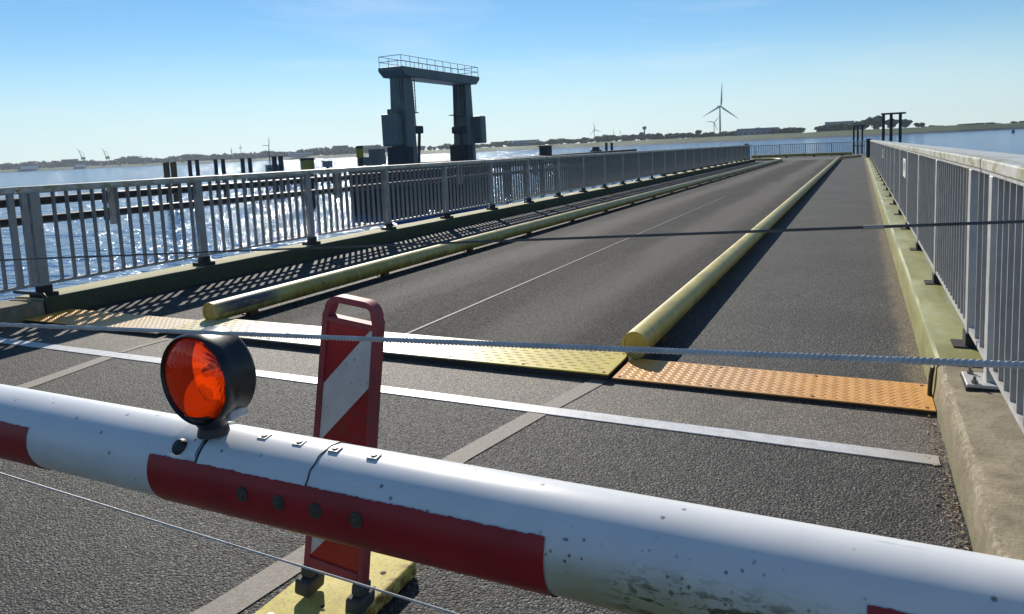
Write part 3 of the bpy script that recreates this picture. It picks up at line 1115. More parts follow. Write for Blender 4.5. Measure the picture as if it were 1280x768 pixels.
# rubber hose lying in the kerb joint
hose = MB().tube([(0.358, 4.462, 0.0), (0.360, 4.46, 0.07), (0.364, 4.458, 0.14), (0.371, 4.456, 0.19), (0.386, 4.455, 0.220), (0.408, 4.455, 0.233), (0.44, 4.455, 0.236), (0.60, 4.455, 0.236), (0.95, 4.455, 0.236)], 0.012, 12)
tag(hose.build('joint_hose', 'rubber', smooth=True), 'black rubber seal bent over the kerb joint beside the orange plate', 'seal')
hose = MB().tube([(-7.42, 4.38, 0.0), (-7.42, 4.38, 0.10), (-7.425, 4.38, 0.19), (-7.46, 4.38, 0.232), (-7.52, 4.38, 0.235), (-7.95, 4.38, 0.235)], 0.017, 10)
tag(hose.build('joint_hose', 'rubber', smooth=True), 'black rubber seal in the shaded left kerb joint', 'seal')

# ------------------------------------------------------------------ barrier boom
BY, BZ, BR_ = 0.95, 0.91, 0.080
boom = thing('barrier_boom', 'white and red striped barrier boom across the foreground', 'barrier', (-1.1, BY, 0))
for xa, xb, rr in ((-5.2, -1.10, BR_ - 0.0006), (-1.098, -0.838, BR_ + 0.0012), (-0.836, 2.4, BR_)):
    mb = MB()
    nx = max(2, int((xb - xa) / 0.1))
    mb.tube([(xa + (xb - xa) * k / nx, BY, BZ) for k in range(nx + 1)], rr, 56, caps=True)
    part('tube', mb, 'boom', boom, True, smooth=True)


def foil(xa, xb, r0_, tilt=0.0):
    """red reflective foil wrapped round the lower front of the boom, ragged upper edge"""
    mb = MB()
    nx = int((xb - xa) / 0.006)
    na = 22
    for k in range(nx + 1):
        x = xa + (xb - xa) * k / nx
        top = R(29) + tilt * (x - xa) + 0.022 * (noise.noise(Vector((x * 38, 2.2, 0))) + 1.3 * noise.noise(Vector((x * 120, 5.2, 0)))) - 0.03 * max(0, noise.noise(Vector((x * 9, 1, 7))))
        bot = R(-112)
        for j in range(na + 1):
            a = top + (bot - top) * j / na
            mb.v.append((x, BY - r0_ * math.cos(a), BZ + r0_ * math.sin(a)))
    for k in range(nx):
        for j in range(na):
            i = k * (na + 1) + j
            mb.f.append((i, i + na + 1, i + na + 2, i + 1))
    return part('red_band', mb, 'red_foil', boom, True, smooth=True)


foil(-1.222, -0.398, BR_ + 0.0022)
foil(0.012, 0.83, BR_ + 0.0018)
foil(-2.43, -1.606, BR_ + 0.0012)
foil(-3.65, -2.83, BR_ + 0.0012)
# joint edges, straps, rivets
mb = MB()
mb.tube([(-1.1015, BY, BZ), (-1.0965, BY, BZ)], BR_ + 0.0019, 56)
part('clamp_band', mb, 'lamp_black', boom, True, smooth=True)
mb = MB()
n_ = 40
for x0_, sk in ((-0.838, 0.0),):
    pts = []
    for k in range(n_ + 1):
        a = R(150) - (R(150) - R(25)) * k / n_
        pts.append((x0_ + 0.0012 * math.sin(k * 0.9), BY - (BR_ + 0.001) * math.cos(a), BZ + (BR_ + 0.001) * math.sin(a)))
    mb.tube(pts, 0.0012, 6)
part('seam', mb, 'lamp_black', boom, True, smooth=True)


def on_boom(x, ang, lift):
    a = R(ang)
    nrm = Vector((0, -math.cos(a), math.sin(a)))
    return Vector((x, BY, BZ)) + nrm * (BR_ + lift), nrm


for x in (-0.986, -0.902, -0.821, -0.738):
    p, nrm = on_boom(x, 84, 0.001)
    mb = MB()
    q = nrm.to_track_quat('Z', 'X').to_matrix().to_4x4()
    mb.box(-0.009, 0.009, -0.010, 0.010, -0.001, 0.0018, Matrix.Translation(p) @ q)
    mb.lathe([(0, 0.0042), (0.005, 0.0038), (0.006, 0.0018), (0.006, 0.001)], p, nrm, 14)
    part('rivet', mb, 'clip', boom, True)
    p, nrm = on_boom(x + 0.012, 4, 0.001)
    mb = MB()
    mb.lathe([(0, 0.007), (0.005, 0.006), (0.007, 0.003), (0.013, 0.0028), (0.0135, 0.0)], p, nrm, 18)
    part('rivet', mb, 'rivet_dark', boom, True, smooth=True)
# lamp saddle strap with dark plug
mb = MB()
for k in range(25):
    a = R(128) - R(94) * k / 24
    for xx in (-1.175, -1.105):
        mb.v.append((xx, BY - (BR_ + 0.004) * math.cos(a), BZ + (BR_ + 0.004) * math.sin(a)))
for k in range(24):
    mb.f.append((2 * k, 2 * k + 1, 2 * k + 3, 2 * k + 2))
part('saddle_strap', mb, 'boom', boom, True, smooth=True)
p, nrm = on_boom(-1.150, 44, 0.003)
mb = MB()
mb.lathe([(0, 0.010), (0.011, 0.009), (0.015, 0.005), (0.016, 0.0)], p, nrm, 20)
part('plug', mb, 'rubber', boom, True, smooth=True)

# ------------------------------------------------------------------ warning lamp on the boom
LX, LZ, LR = -1.098, 1.101, 0.0870
lamp = thing('warning_lamp', 'round orange warning lamp in a black housing on the barrier boom', 'lamp', (LX, 0.925, BZ + BR_))
yf, yb = 0.897, 0.955
mb = MB()   # housing ring
mb.lathe([(LR - 0.007, -0.004), (LR - 0.003, -0.009), (LR, -0.004), (LR + 0.001, 0.012), (LR - 0.004, 0.034), (LR + 0.001, 0.055), (LR, yb - yf + 0.002), (LR - 0.003, yb - yf + 0.006), (LR - 0.007, yb - yf + 0.002), (LR - 0.008, 0.03), (LR - 0.007, -0.004)], (LX, yf, LZ), (0, 1, 0), 56)
part('housing', mb, 'lamp_black', lamp, True, smooth=True, angle=35)


def dome(y, s):
    mb = MB()
    prof = [(LR - 0.0065, 0.0)]
    for k in range(1, 15):
        u = k / 15
        r_ = (LR - 0.0065) * math.cos(u * math.pi / 2)
        hgt = 0.020 * math.sin(u * math.pi / 2) + (0.0004 if k % 2 else -0.0004)
        prof.append((r_, hgt))
    prof.append((0.0, 0.020))
    mb.lathe(prof, (LX, y, LZ), (0, s, 0), 120)
    for i, p in enumerate(mb.v):      # moulded radial flutes
        ring = i // 120
        if 1 < ring < 13:
            mb.v[i] = (p[0], p[1] + s * 0.00015 * math.cos(2 * math.pi * (i % 120) / 4), p[2])
    return mb


part('front_lens', dome(yf + 0.002, -1), 'lens', lamp, True, smooth=True, angle=25)
part('rear_lens', dome(yb - 0.002, 1), 'lens', lamp, True, smooth=True, angle=25)
mb = MB()   # reflector dish, open to the front, with a ring gap letting light through from the rear lens
mb.lathe([(0.013, 0.026), (0.012, 0.029), (0.008, 0.032), (0.004, 0.034), (0.0, 0.035)], (LX + 0.012, yf, LZ + 0.012), (0, 1, 0), 32)
part('reflector', mb, 'chrome', lamp, True, smooth=True)
mb = MB()
mb.tube([(LX + 0.012, yf + 0.036, LZ + 0.012), (LX + 0.012, yf + 0.024, LZ + 0.012), (LX + 0.012, yf + 0.012, LZ + 0.012), (LX + 0.012, yf + 0.006, LZ + 0.012)], [0.006, 0.008, 0.010, 0.004], 14)
part('bulb', mb, 'bulb', lamp, True, smooth=True)
mb = MB()   # neck and foot
mb.lathe([(0.030, -0.004), (0.028, 0.006), (0.026, 0.012), (0.034, 0.026), (0.048, 0.042), (0.048, 0.046)], (LX, 0.925, BZ + BR_ + 0.002), (0, 0, 1), 28)
part('neck', mb, 'lamp_black', lamp, True, smooth=True)
mb = MB()   # moulded rib and screw lug on the housing
mb.box(LX + 0.035, LX + 0.06, yf + 0.018, yb + 0.004, LZ - 0.080, LZ - 0.060)
part('lug', mb, 'lamp_grey', lamp, True, bevel=0.004)

# ------------------------------------------------------------------ wires of the boom


def strand(name, label, a, b, rad, mat, lay=0.055, strands=3, sag=0.0, tube_n=6, step=0.006):
    a, b = Vector(a), Vector(b)
    L = (b - a).length
    n = int(L / step)
    t = (b - a).normalized()
    s = t.cross(Vector((0, 0, 1))).normalized()
    w = s.cross(t)
    mb = MB()
    for k in range(strands):
        pts = []
        for i in range(n + 1):
            u = i / n
            ph = 2 * math.pi * (u * L / lay + k / strands)
            p = a.lerp(b, u) + rad * 0.52 * (math.cos(ph) * s + math.sin(ph) * w)
            p.z -= sag * 4 * u * (1 - u)
            pts.append(p)
        mb.tube(pts, rad * 0.55, tube_n)
    o = mb.build(name, mat, smooth=True)
    return tag(o, label, 'wire')


strand('wire_rope', 'thick twisted wire rope just above the barrier boom and lamp', (-4.2, 0.86, 1.065), (2.2, 0.86, 1.348), 0.0041, 'rope', 0.019, 3, 0.0, 5, 0.003)
strand('stay_wire', 'thin dark stay wire crossing high over the roadway', (-4.2, 0.86, 1.18), (2.2, 0.86, 1.502), 0.0018, 'rope_dark', 0.008, 3, -0.006, 5, 0.0016)
strand('stay_wire', 'thin pale wire below the barrier boom at lower left', (-4.2, 0.95, 0.8355), (2.2, 0.95, 0.655), 0.0022, 'rope', 0.011, 3, 0.0, 5, 0.002)
TAPE0, TAPE1 = 0.004, 0.024
wz = lambda x: 1.18 + 0.322 * (x + 4.2) / 6.4 + 0.024 * ((x + 4.2) / 6.4) * (1 - (x + 4.2) / 6.4)
o = MB().tube([(TAPE0, 0.86, wz(TAPE0)), (TAPE1, 0.86, wz(TAPE1))], 0.0024, 10).build('tape_wrap', 'tape', smooth=True)
tag(o, 'pale tape wrapped round the high stay wire', 'tape')

# ------------------------------------------------------------------ beacon and its base
SX0, SX1, SY0, SY1, SZ = -1.735, -1.405, 1.27, 1.995, 0.062
base = thing('beacon_base', 'yellow slab base lying on the asphalt under the beacon', 'base', (-1.57, 1.6, 0))
mb = MB()
nx, ny = 8, 16
mb.box(SX0, SX1, SY0, SY1, 0.004, SZ)
part('slab', mb, 'slab', base, True, bevel=0.012, seg=3, smooth=True)
for x, y, r_ in ((-1.47, 1.88, 0.010), (-1.545, 1.655, 0.007), (-1.53, 1.64, 0.006), (-1.45, 1.80, 0.006)):
    mb = MB()
    mb.lathe([(0, 0.0006), (r_, 0.0006), (r_ * 1.1, 0)], (x, y, SZ), (0, 0, 1), 12)
    part('hole', mb, 'grout', base, True)
mb = MB()
mb.lathe([(0, 0.012), (0.012, 0.012), (0.014, 0.009), (0.014, 0.0)], (-1.66, 1.545, SZ), (0, 0, 1), 6)
part('bolt', mb, 'steel', base, True)

bea = thing('guide_beacon', 'red and white striped guide beacon leaning on the yellow base behind the boom', 'beacon', (-1.535, 1.70, SZ))
bea.rotation_euler = (R(-1.5), R(8.2), R(4))


def rounded(w0, w1, z0, z1, rad, n=8):
    """outline, narrower at the top, rounded upper corners"""
    pts = [(-w0 / 2, z0), (w0 / 2, z0)]
    for k in range(n + 1):
        a = math.pi / 2 * k / n
        pts.append((w1 / 2 - rad + rad * math.cos(a), z1 - rad + rad * math.sin(a)))
    for k in range(n + 1):
        a = math.pi / 2 + math.pi / 2 * k / n
        pts.append((-w1 / 2 + rad + rad * math.cos(a), z1 - rad + rad * math.sin(a)))
    return pts


BH0, BH1 = 0.095, 1.000
W0, W1 = 0.228, 0.202


def width_at(z):
    return W0 + (W1 - W0) * (z - BH0) / (BH1 - BH0)


mb = MB()      # side and bottom rails of the frame
th = 0.021
fwid = 0.022
zt = 0.945
for s in (-1, 1):
    poly = [(s * (W0 / 2 - fwid), -th, BH0), (s * W0 / 2, -th, BH0), (s * width_at(zt) / 2, -th, zt), (s * (width_at(zt) / 2 - fwid), -th, zt)]
    mb.prism(poly, (0, 2 * th, 0))
mb.prism([(-W0 / 2 + fwid, -th, BH0), (W0 / 2 - fwid, -th, BH0), (W0 / 2 - fwid, -th, BH0 + 0.035), (-W0 / 2 + fwid, -th, BH0 + 0.035)], (0, 2 * th, 0))
part('frame', mb, 'red_frame', bea, False, bevel=0.004, seg=2)
mb = MB()      # handle loop
out = rounded(width_at(zt), W1 * 0.93, zt, BH1 + 0.012, 0.05)
inn = rounded(width_at(zt) - 2 * fwid, W1 * 0.93 - 2 * fwid, zt, BH1 - 0.008, 0.02)
n_ = len(out)
for o_ in (-th, th):
    mb.v += [(x, o_, z) for x, z in out] + [(x, o_, z) for x, z in inn]
for k in range(1, n_):
    a, b = k, (k + 1) % n_
    i2 = 2 * n_
    mb.f += [(a, b, b + n_, a + n_), (a + i2, b + i2, b + n_ + i2, a + n_ + i2), (a, b, b + i2, a + i2), (a + n_, b + n_, b + n_ + i2, a + n_ + i2)]
part('handle', mb, 'red_frame', bea, False, smooth=True, angle=35)
mb = MB()
mb.box(-width_at(zt) / 2 + fwid * 0.5, width_at(zt) / 2 - fwid * 0.5, -th * 0.95, th * 0.95, zt - 0.02, zt - 0.001)
part('crossbar', mb, 'red_frame', bea, False, bevel=0.003, seg=1)
mb = MB()      # board behind the stripes
iw0, iw1 = W0 / 2 - fwid + 0.002, width_at(zt - 0.02) / 2 - fwid + 0.002
zb0, zb1 = BH0 + 0.033, zt - 0.015
mb.prism([(-iw0, -0.014, zb0), (iw0, -0.014, zb0), (iw1, -0.014, zb1), (-iw1, -0.014, zb1)], (0, 0.028, 0))
part('board', mb, 'red_panel', bea)
# white diagonal stripes as thin reflective sheets


def clip_stripe(za, zb, slope):
    """stripe between z = za + slope*x and z = zb + slope*x inside the board"""
    poly = [(-1.0, za - slope), (1.0, za + slope), (1.0, zb + slope), (-1.0, zb - slope)]

    def clip(poly, f):
        res = []
        for i in range(len(poly)):
            a, b = poly[i], poly[(i + 1) % len(poly)]
            fa, fb = f(a), f(b)
            if fa >= 0:
                res.append(a)
            if fa * fb < 0:
                u = fa / (fa - fb)
                res.append((a[0] + (b[0] - a[0]) * u, a[1] + (b[1] - a[1]) * u))
        return res
    w = lambda z: iw0 + (iw1 - iw0) * (z - zb0) / (zb1 - zb0) - 0.0015
    for f in (lambda p: p[0] + w(p[1]), lambda p: w(p[1]) - p[0], lambda p: p[1] - zb0 - 0.002, lambda p: zb1 - 0.002 - p[1]):
        poly = clip(poly, f)
        if len(poly) < 3:
            return None
    return poly


for za, zb in ((0.640, 0.832), (0.256, 0.447)):
    poly = clip_stripe(za, zb, 1.3)
    if poly:
        mb = MB()
        mb.prism([(x, -0.0155, z) for x, z in poly], (0, 0.0012, 0))
        part('white_stripe', mb, 'white_panel', bea)
for s in (-1, 1):
    mb = MB()
    mb.box(s * 0.098 - 0.03, s * 0.098 + 0.03, -0.045, 0.045, 0.0, 0.055)
    mb.box(s * 0.098 - 0.022, s * 0.098 + 0.022, -0.028, 0.028, 0.055, 0.097)
    part('foot', mb, 'foot_plastic', bea, False, bevel=0.010, seg=3, smooth=True)

# ------------------------------------------------------------------ leaf litter along the right kerb
random.seed(3)
mb = MB()
for k in range(760):
    y = random.uniform(2.3, 4.2) if random.random() < 0.8 else random.uniform(4.7, 9)
    x = XR - 0.012 - abs(random.gauss(0, 0.032)) - (0.01 if y < 4 else 0.02)
    s = random.uniform(0.003, 0.008) * (0.6 if y > 4.5 else 1) * (2.2 if random.random() < 0.12 else 1)
    a = random.uniform(0, 6.28)
    z = dz(y) + random.uniform(0.002, 0.010)
    c, d = math.cos(a), math.sin(a)
    tl = random.uniform(-0.3, 0.3) * s
    mb.v += [(x + c * s, y + d * s, z + tl), (x - d * s * 0.4, y + c * s * 0.4, z + s * 0.3), (x - c * s, y - d * s, z - tl * 0.4), (x + d * s * 0.4, y - c * s * 0.4, z)]
    i = len(mb.v) - 4
    mb.f += [(i, i + 1, i + 2, i + 3)]
o = mb.build('leaf_litter', 'leaf_litter')
o['kind'] = 'stuff'
tag(o, 'dry leaf litter and grit gathered along the foot of the right kerb', 'leaf litter')

# ------------------------------------------------------------------ lifting portal beyond the left railing


def vbox(x0, x1, y0, y1, z0, z1):
    return MB().box(x0, x1, y0, y1, z0, z1)


tw = thing('lifting_portal', 'dark grey green lifting portal standing in the water beyond the left railing', 'tower', (-37, 60, 0.4))
for y, s in ((54.4, -1), (65.4, 1)):
    mb = MB()
    poly = [(-37.75, y - 0.80, 0.4), (-36.0, y - 0.80, 0.4), (-36.0, y + 0.80, 0.4), (-37.75, y + 0.80, 0.4)]
    i = len(mb.v)
    top = [(-37.6, y - 0.62, 8.13), (-36.1, y - 0.62, 8.13), (-36.1, y + 0.62, 8.13), (-37.6, y + 0.62, 8.13)]
    mb.v = poly + top
    mb.f = [(0, 1, 2, 3), (4, 5, 6, 7), (0, 1, 5, 4), (1, 2, 6, 5), (2, 3, 7, 6), (3, 0, 4, 7)]
    part('column', mb, 'tower', tw, True, bevel=0.06)
    mb = vbox(-37.2, -35.15, y + 0.60, y + 1.75, 2.1, 4.9) if s > 0 else vbox(-38.0, -36.4, y - 1.75, y - 0.65, 2.1, 4.9)
    part('housing', mb, 'tower', tw, True, bevel=0.12)
    mb = vbox(-37.7, -36.6, min(y + s * 0.62, y + s * 1.15), max(y + s * 0.62, y + s * 1.15), 4.9, 5.35)
    part('bracket', mb, 'tower', tw, True)
    # inner platform, cylinder and ladder
    yi = y - s * 0.75
    mb = vbox(-37.6, -36.2, min(yi, yi - s * 0.9), max(yi, yi - s * 0.9), 5.0, 5.08)
    part('platform', mb, 'tower', tw, True)
    mb = vbox(-37.2, -36.0, min(yi, yi - s * 1.25), max(yi, yi - s * 1.25), 3.15, 3.85)
    part('lifting_head', mb, 'pier', tw, True, bevel=0.1)
    mb = MB()
    mb.tube([(-36.3, yi - s * 0.95, 3.2), (-36.3, yi - s * 0.55, 0.4)], 0.14, 10)
    part('strut', mb, 'pier', tw, True)
    for dy_ in (0.6, 0.95, 1.2):
        mb = MB()
        mb.tube([(-36.8, yi - s * dy_, 3.7), (-36.8, yi - s * dy_ * 0.8, 7.9)], 0.05, 6)
        part('lifting_rope', mb, 'pier', tw, True)
    mb = MB()
    for dx in (-0.22, 0.22):
        mb.tube([(-36.3 + dx, yi - s * 0.25, 5.0), (-36.3 + dx, yi - s * 0.25, 8.0)], 0.045, 6)
    for k in range(10):
        mb.tube([(-36.52, yi - s * 0.25, 5.2 + 0.3 * k), (-36.08, yi - s * 0.25, 5.2 + 0.3 * k)], 0.02, 6)
    part('ladder', mb, 'pier', tw, True)
    mb = vbox(-38.1, -36.0, min(y - 0.95, y + 0.2), max(y - 0.95, y + 0.2) - 0.1, 0.4, 2.0)
    part('plinth', mb, 'pier', tw, True)
mb = MB()
for s in (-0.16, 0.16):
    mb.tube([(-36.4 + s, 53.75, 5.2), (-36.4 + s, 53.75, 8.3)], 0.03, 6)
for k in range(10):
    mb.tube([(-36.56, 53.75, 5.3 + 0.3 * k), (-36.24, 53.75, 5.3 + 0.3 * k)], 0.02, 6)
part('ladder', mb, 'pier', tw, True)
mb = MB()   # crossbeam with chamfered ends
prof = [(52.9, 8.95), (52.9, 8.62), (53.6, 8.12), (66.4, 8.12), (67.1, 8.62), (67.1, 8.95)]
mb.prism([(-38.15, y, z) for y, z in prof], (2.5, 0, 0))
part('crossbeam', mb, 'tower', tw, True, bevel=0.05)
part('soffit', vbox(-37.9, -35.9, 55.5, 64.5, 8.10, 8.118), 'tower_soffit', tw, True)
mb = MB()
for x in (-38.05, -35.75):
    for k in range(11):
        y = 53.0 + 1.4 * k
        mb.tube([(x, y, 8.94), (x, y, 9.9)], 0.024, 6)
    for z in (9.42, 9.9):
        mb.tube([(x, 53.0, z), (x, 67.0, z)], 0.024, 6)
for y in (53.0, 67.0):
    for z in (9.42, 9.9):
        mb.tube([(-38.05, y, z), (-35.75, y, z)], 0.03, 6)
part('guard_rail', mb, 'pier', tw, True)

for x0, x1, y0, y1, lb in ((-42.4, -35.8, 53.2, 56.0, 'dark pier in the water under the left column of the portal'), (-42.2, -35.6, 63.6, 66.8, 'dark pier in the water under the right column of the portal')):
    t = thing('portal_pier', lb, 'pier', ((x0 + x1) / 2, (y0 + y1) / 2, WATER_Z))
    part('wall', vbox(x0, x1, y0, y1, WATER_Z - 1.5, 0.2), 'pier', t, True, bevel=0.05)
    part('coping', vbox(x0 - 0.08, x1 + 0.08, y0 - 0.08, y1 + 0.08, 0.202, 0.40), 'pier', t, True)
    for k in range(6):
        x = x0 + 0.5 + k * (x1 - x0 - 1) / 5
        part('fender', vbox(x - 0.12, x + 0.12, y0 - 0.25, y0 - 0.002, WATER_Z - 1, 0.1), 'pile_dark', t, True)

# long dark jetty right of the portal
t = thing('jetty', 'long low dark jetty deck running right from the portal behind the left railing', 'jetty', (-37, 95, WATER_Z))
mb = MB()
mb.v = [(-38.4, 56, -0.25), (-35.6, 56, -0.25), (-35.6, 125, -0.35), (-38.4, 125, -0.35), (-38.4, 56, 0.36), (-35.6, 56, 0.36), (-35.6, 125, 0.26), (-38.4, 125, 0.26)]
mb.f = [(0, 3, 2, 1), (4, 5, 6, 7), (0, 1, 5, 4), (1, 2, 6, 5), (2, 3, 7, 6), (3, 0, 4, 7)]
part('deck', mb, 'pier', t, True)
for k in range(14):
    for x in (-38.0, -36.0):
        mb = MB()
        mb.tube([(x, 58 + 5 * k, WATER_Z - 1.5), (x, 58 + 5 * k, -0.2)], 0.22, 10)
        part('pile', mb, 'pile_dark', t, True)
t = thing('jetty_cabin', 'small dark box standing on the low jetty left of the thin poles', 'cabin', (-37, 87.0, 0.31))
MB().box(-0.6, 0.6, -0.75, 0.75, 0.0, 1.15).build('body', 'pier', t, bevel=0.04)
MB().box(-0.7, 0.7, -0.85, 0.85, 1.15, 1.25).build('roof', 'pile_dark', t)
for y, h_, lb in ((112.2, 1.25, 'left one of two thin dark poles on the low jetty'), (115.0, 1.2, 'right one of two thin dark poles on the low jetty')):
    t = thing('jetty_pole', lb, 'pole', (-37, y, 0.28))
    MB().tube([(0, 0, 0), (0, 0, h_)], 0.22, 8).build('shaft', 'pile_dark', t)
    MB().tube([(0, 0, h_), (0, 0, h_ + 0.06)], 0.27, 8).build('cap', 'pile_dark', t)
t = thing('mooring_winch', 'low dark winch on the jetty beside the thin poles', 'winch', (-37, 107.0, 0.28))
MB().box(-0.5, 0.5, -1.3, 1.3, 0, 0.25).build('bed', 'pile_dark', t)
mb = MB()
mb.tube([(0, -0.9, 0.45), (0, 0.9, 0.45)], 0.32, 12)
mb.build('drum', 'pile_dark', t)

# piles and dolphins in the basin


def pile_pair(x, y, gap, r_, top, mat, label, group=None, cross=True):
    t = thing('mooring_piles', label, 'piles', (x, y, WATER_Z), R(45), group)
    for s in (-1, 1):
        MB().tube([(s * gap / 2, 0, -1.5), (s * gap / 2, 0, top - WATER_Z)], r_, 12).build('pile', mat, t, smooth=True)
    MB().box(-gap / 2 - 0.1, gap / 2 + 0.1, -0.14, 0.14, 2.0, 2.35).build('brace', 'pile_dark', t)
    return t


pile_pair(-89.5, 72.2, 0.95, 0.42, 1.62, 'pile_brown', 'pair of rust brown mooring piles, leftmost in the basin')
pile_pair(-87.5, 74.6, 1.0, 0.28, 1.78, 'pile_dark', 'pair of dark mooring piles next right of the brown pair')
pile_pair(-83.7, 75.9, 1.0, 0.28, 1.74, 'pile_dark', 'second dark pair of mooring piles right of the brown pair')
pile_pair(-80.5, 77.9, 1.0, 0.28, 1.7, 'pile_dark', 'third dark pair of mooring piles right of the brown pair')
pile_pair(-76.0, 79.5, 0.9, 0.34, 1.8, 'pile_dark', 'dark pair of mooring piles in front of the moored work boat')


def dolphin(x, y, top, r_, label):
    t = thing('mooring_dolphin', label, 'dolphin', (x, y, WATER_Z))
    MB().tube([(0, 0, -1.5), (0, 0, top - WATER_Z - 1.3)], r_ * 0.8, 14).build('shaft', 'pile_dark', t, smooth=True)
    MB().tube([(0, 0, top - WATER_Z - 1.3), (0, 0, top - WATER_Z - 0.25)], r_, 18).build('band', 'dolphin_yellow', t, smooth=True)
    MB().tube([(0, 0, top - WATER_Z - 0.25), (0, 0, top - WATER_Z)], r_ * 1.06, 18).build('lid', 'pile_dark', t, smooth=True)
    return t


dolphin(-53.1, 59.9, 1.38, 0.72, 'yellow banded dolphin standing free left of the portal')
t = dolphin(-48.8, 63.4, 2.4, 0.38, 'slim yellow banded dolphin beside the dark stepped hut')
t = thing('stepped_hut', 'dark stepped machine hut just left of the portal', 'hut', (-47.7, 64.3, WATER_Z))
MB().box(-0.6, 0.6, -0.6, 0.6, -1.5, 4.3).build('support', 'pile_dark', t)
MB().box(-1.0, 1.0, -0.9, 0.9, 4.3, 5.2).build('lower_body', 'tower', t)
MB().box(-0.1, 1.0, -0.7, 0.8, 5.2, 6.0).build('upper_body', 'tower', t)
t = thing('marker_post', 'small grey marker box on a post right of the yellow dolphin', 'marker', (-51.5, 61.2, WATER_Z))
MB().tube([(0, 0, -1.5), (0, 0, 4.35)], 0.16, 8).build('post', 'pile_dark', t)
MB().box(-0.36, 0.36, -0.36, 0.36, 4.3, 4.9).build('box', 'hall_grey', t)
MB().box(-0.48, 0.48, -0.48, 0.48, 4.9, 4.98).build('lid', 'hall_grey', t)

# moored work boat
t = thing('work_boat', 'grey work boat with a tall thin mast moored behind the piles', 'boat', (-110.8, 115.4, WATER_Z), R(44))
mb = MB()
hl = [(-6, 0.9), (-5, 1.6), (3.5, 1.6), (6.2, 0.15), (6.2, -0.15), (3.5, -1.6), (-5, -1.6), (-6, -0.9)]
mb.prism([(x, y, -0.4) for x, y in hl], (0, 0, 2.3))
mb.build('hull', 'boat_hull', t)
MB().box(-2.2, 1.4, -1.2, 1.2, 1.9, 4.1).build('wheelhouse', 'hall_grey', t, bevel=0.1)
MB().box(-2.4, 1.6, -1.35, 1.35, 4.1, 4.25).build('roof', 'hall_grey', t)
for wx in (-1.7, -0.8, 0.1):
    MB().box(wx, wx + 0.7, -1.215, -1.201, 3.1, 3.7).build('window', 'pier', t)
MB().box(1.8, 4.0, -0.7, 0.7, 1.9, 2.8).build('deck_box', 'boat_hull', t)
MB().tube([(-1.2, 0, 4.25), (-1.2, 0, 7.4), (-1.0, 0, 9.8)], [0.12, 0.09, 0.05], 8).build('mast', 'boat_hull', t)
MB().tube([(-2.4, 0, 8.3), (-1.1, 0, 8.2)], 0.06, 6).build('yard', 'boat_hull', t)

# guide pile frames at the right


def pile_frame(x, y, w, top, label):
    t = thing('pile_frame', label, 'frame', (x, y, WATER_Z))
    h_ = top - WATER_Z
    for px, py in ((0, 0), (w * 0.47, 0.5), (w, 0)):
        MB().box(px - 0.13, px + 0.13, py - 0.13, py + 0.13, -1.5, h_).build('pile', 'pile_dark', t)
    MB().box(-0.2, w + 0.45, -0.16, 0.66, h_, h_ + 0.16).build('head_beam', 'pile_dark', t)
    MB().box(-0.2, w + 0.3, -0.16, 0.66, h_ - 2.95, h_ - 2.8).build('waling', 'pile_dark', t)
    return t


pile_frame(2.0, 78.0, 1.42, 3.0, 'black three legged pile frame above the right railing, nearer one')
pile_frame(-0.85, 120.0, 1.15, 2.3, 'smaller black pile frame behind the far cross railing')
pile_frame_boat = thing('motor_boat', 'tiny dark motor boat on the river at the right edge', 'boat', (95, 600, WATER_Z), R(80))
mb = MB()
mb.prism([(-3, 0.9, 0.0), (2, 0.9, 0.0), (3.6, 0, 0.0), (2, -0.9, 0.0), (-3, -0.9, 0.0)], (0, 0, 0.9))
mb.build('hull', 'boat_hull', pile_frame_boat)
MB().box(-1.5, 1.0, -0.7, 0.7, 0.9, 2.2).build('cabin', 'boat_hull', pile_frame_boat)

# ------------------------------------------------------------------ far shore


def pol(az, D, z=0.0):
    return Vector((D * math.sin(R(az)), D * math.cos(R(az)), z))


shore = [(-80, 2900), (-66, 2750), (-56, 2600), (-47, 2350), (-41, 2050), (-36, 1800), (-30, 1580), (-24, 1400), (-19, 1260), (-12, 1120), (-5, 1030), (2, 985), (6, 1020), (10, 1120), (16, 1300), (30, 1700), (50, 2300)]


def shore_d(az):
    for (a0, d0_), (a1, d1_) in zip(shore[:-1], shore[1:]):
        if a0 <= az <= a1:
            return d0_ + (d1_ - d0_) * (az - a0) / (a1 - a0)
    return 2000


mb = MB()
prof = [(-6, WATER_Z - 1.5), (0, WATER_Z + 0.1), (8, -1.8), (40, 3.6), (47, 3.8), (75, 0.5), (300, 0.5), (900, 2.0)]
mb2 = MB()
azs = [-80 + 0.5 * k for k in range(261)]
P = len(prof)
for az in azs:
    D = shore_d(az)
    for u, z in prof:
        mb.v.append(tuple(pol(az, D + u, z + (noise.noise(Vector((az * 1.1, u * 0.01, 0))) * 0.5 if u > 8 else 0))))
for k in range(len(azs) - 1):
    for a in range(P - 1):
        i = k * P + a
        mb.f.append((i, i + 1, i + 1 + P, i + P))
o = mb.build('far_bank', 'grass')
struct(o)
o.data.materials.append(M['shore_stone'])
for f in o.data.polygons:
    if f.index % (P - 1) < 2:
        f.material_index = 1


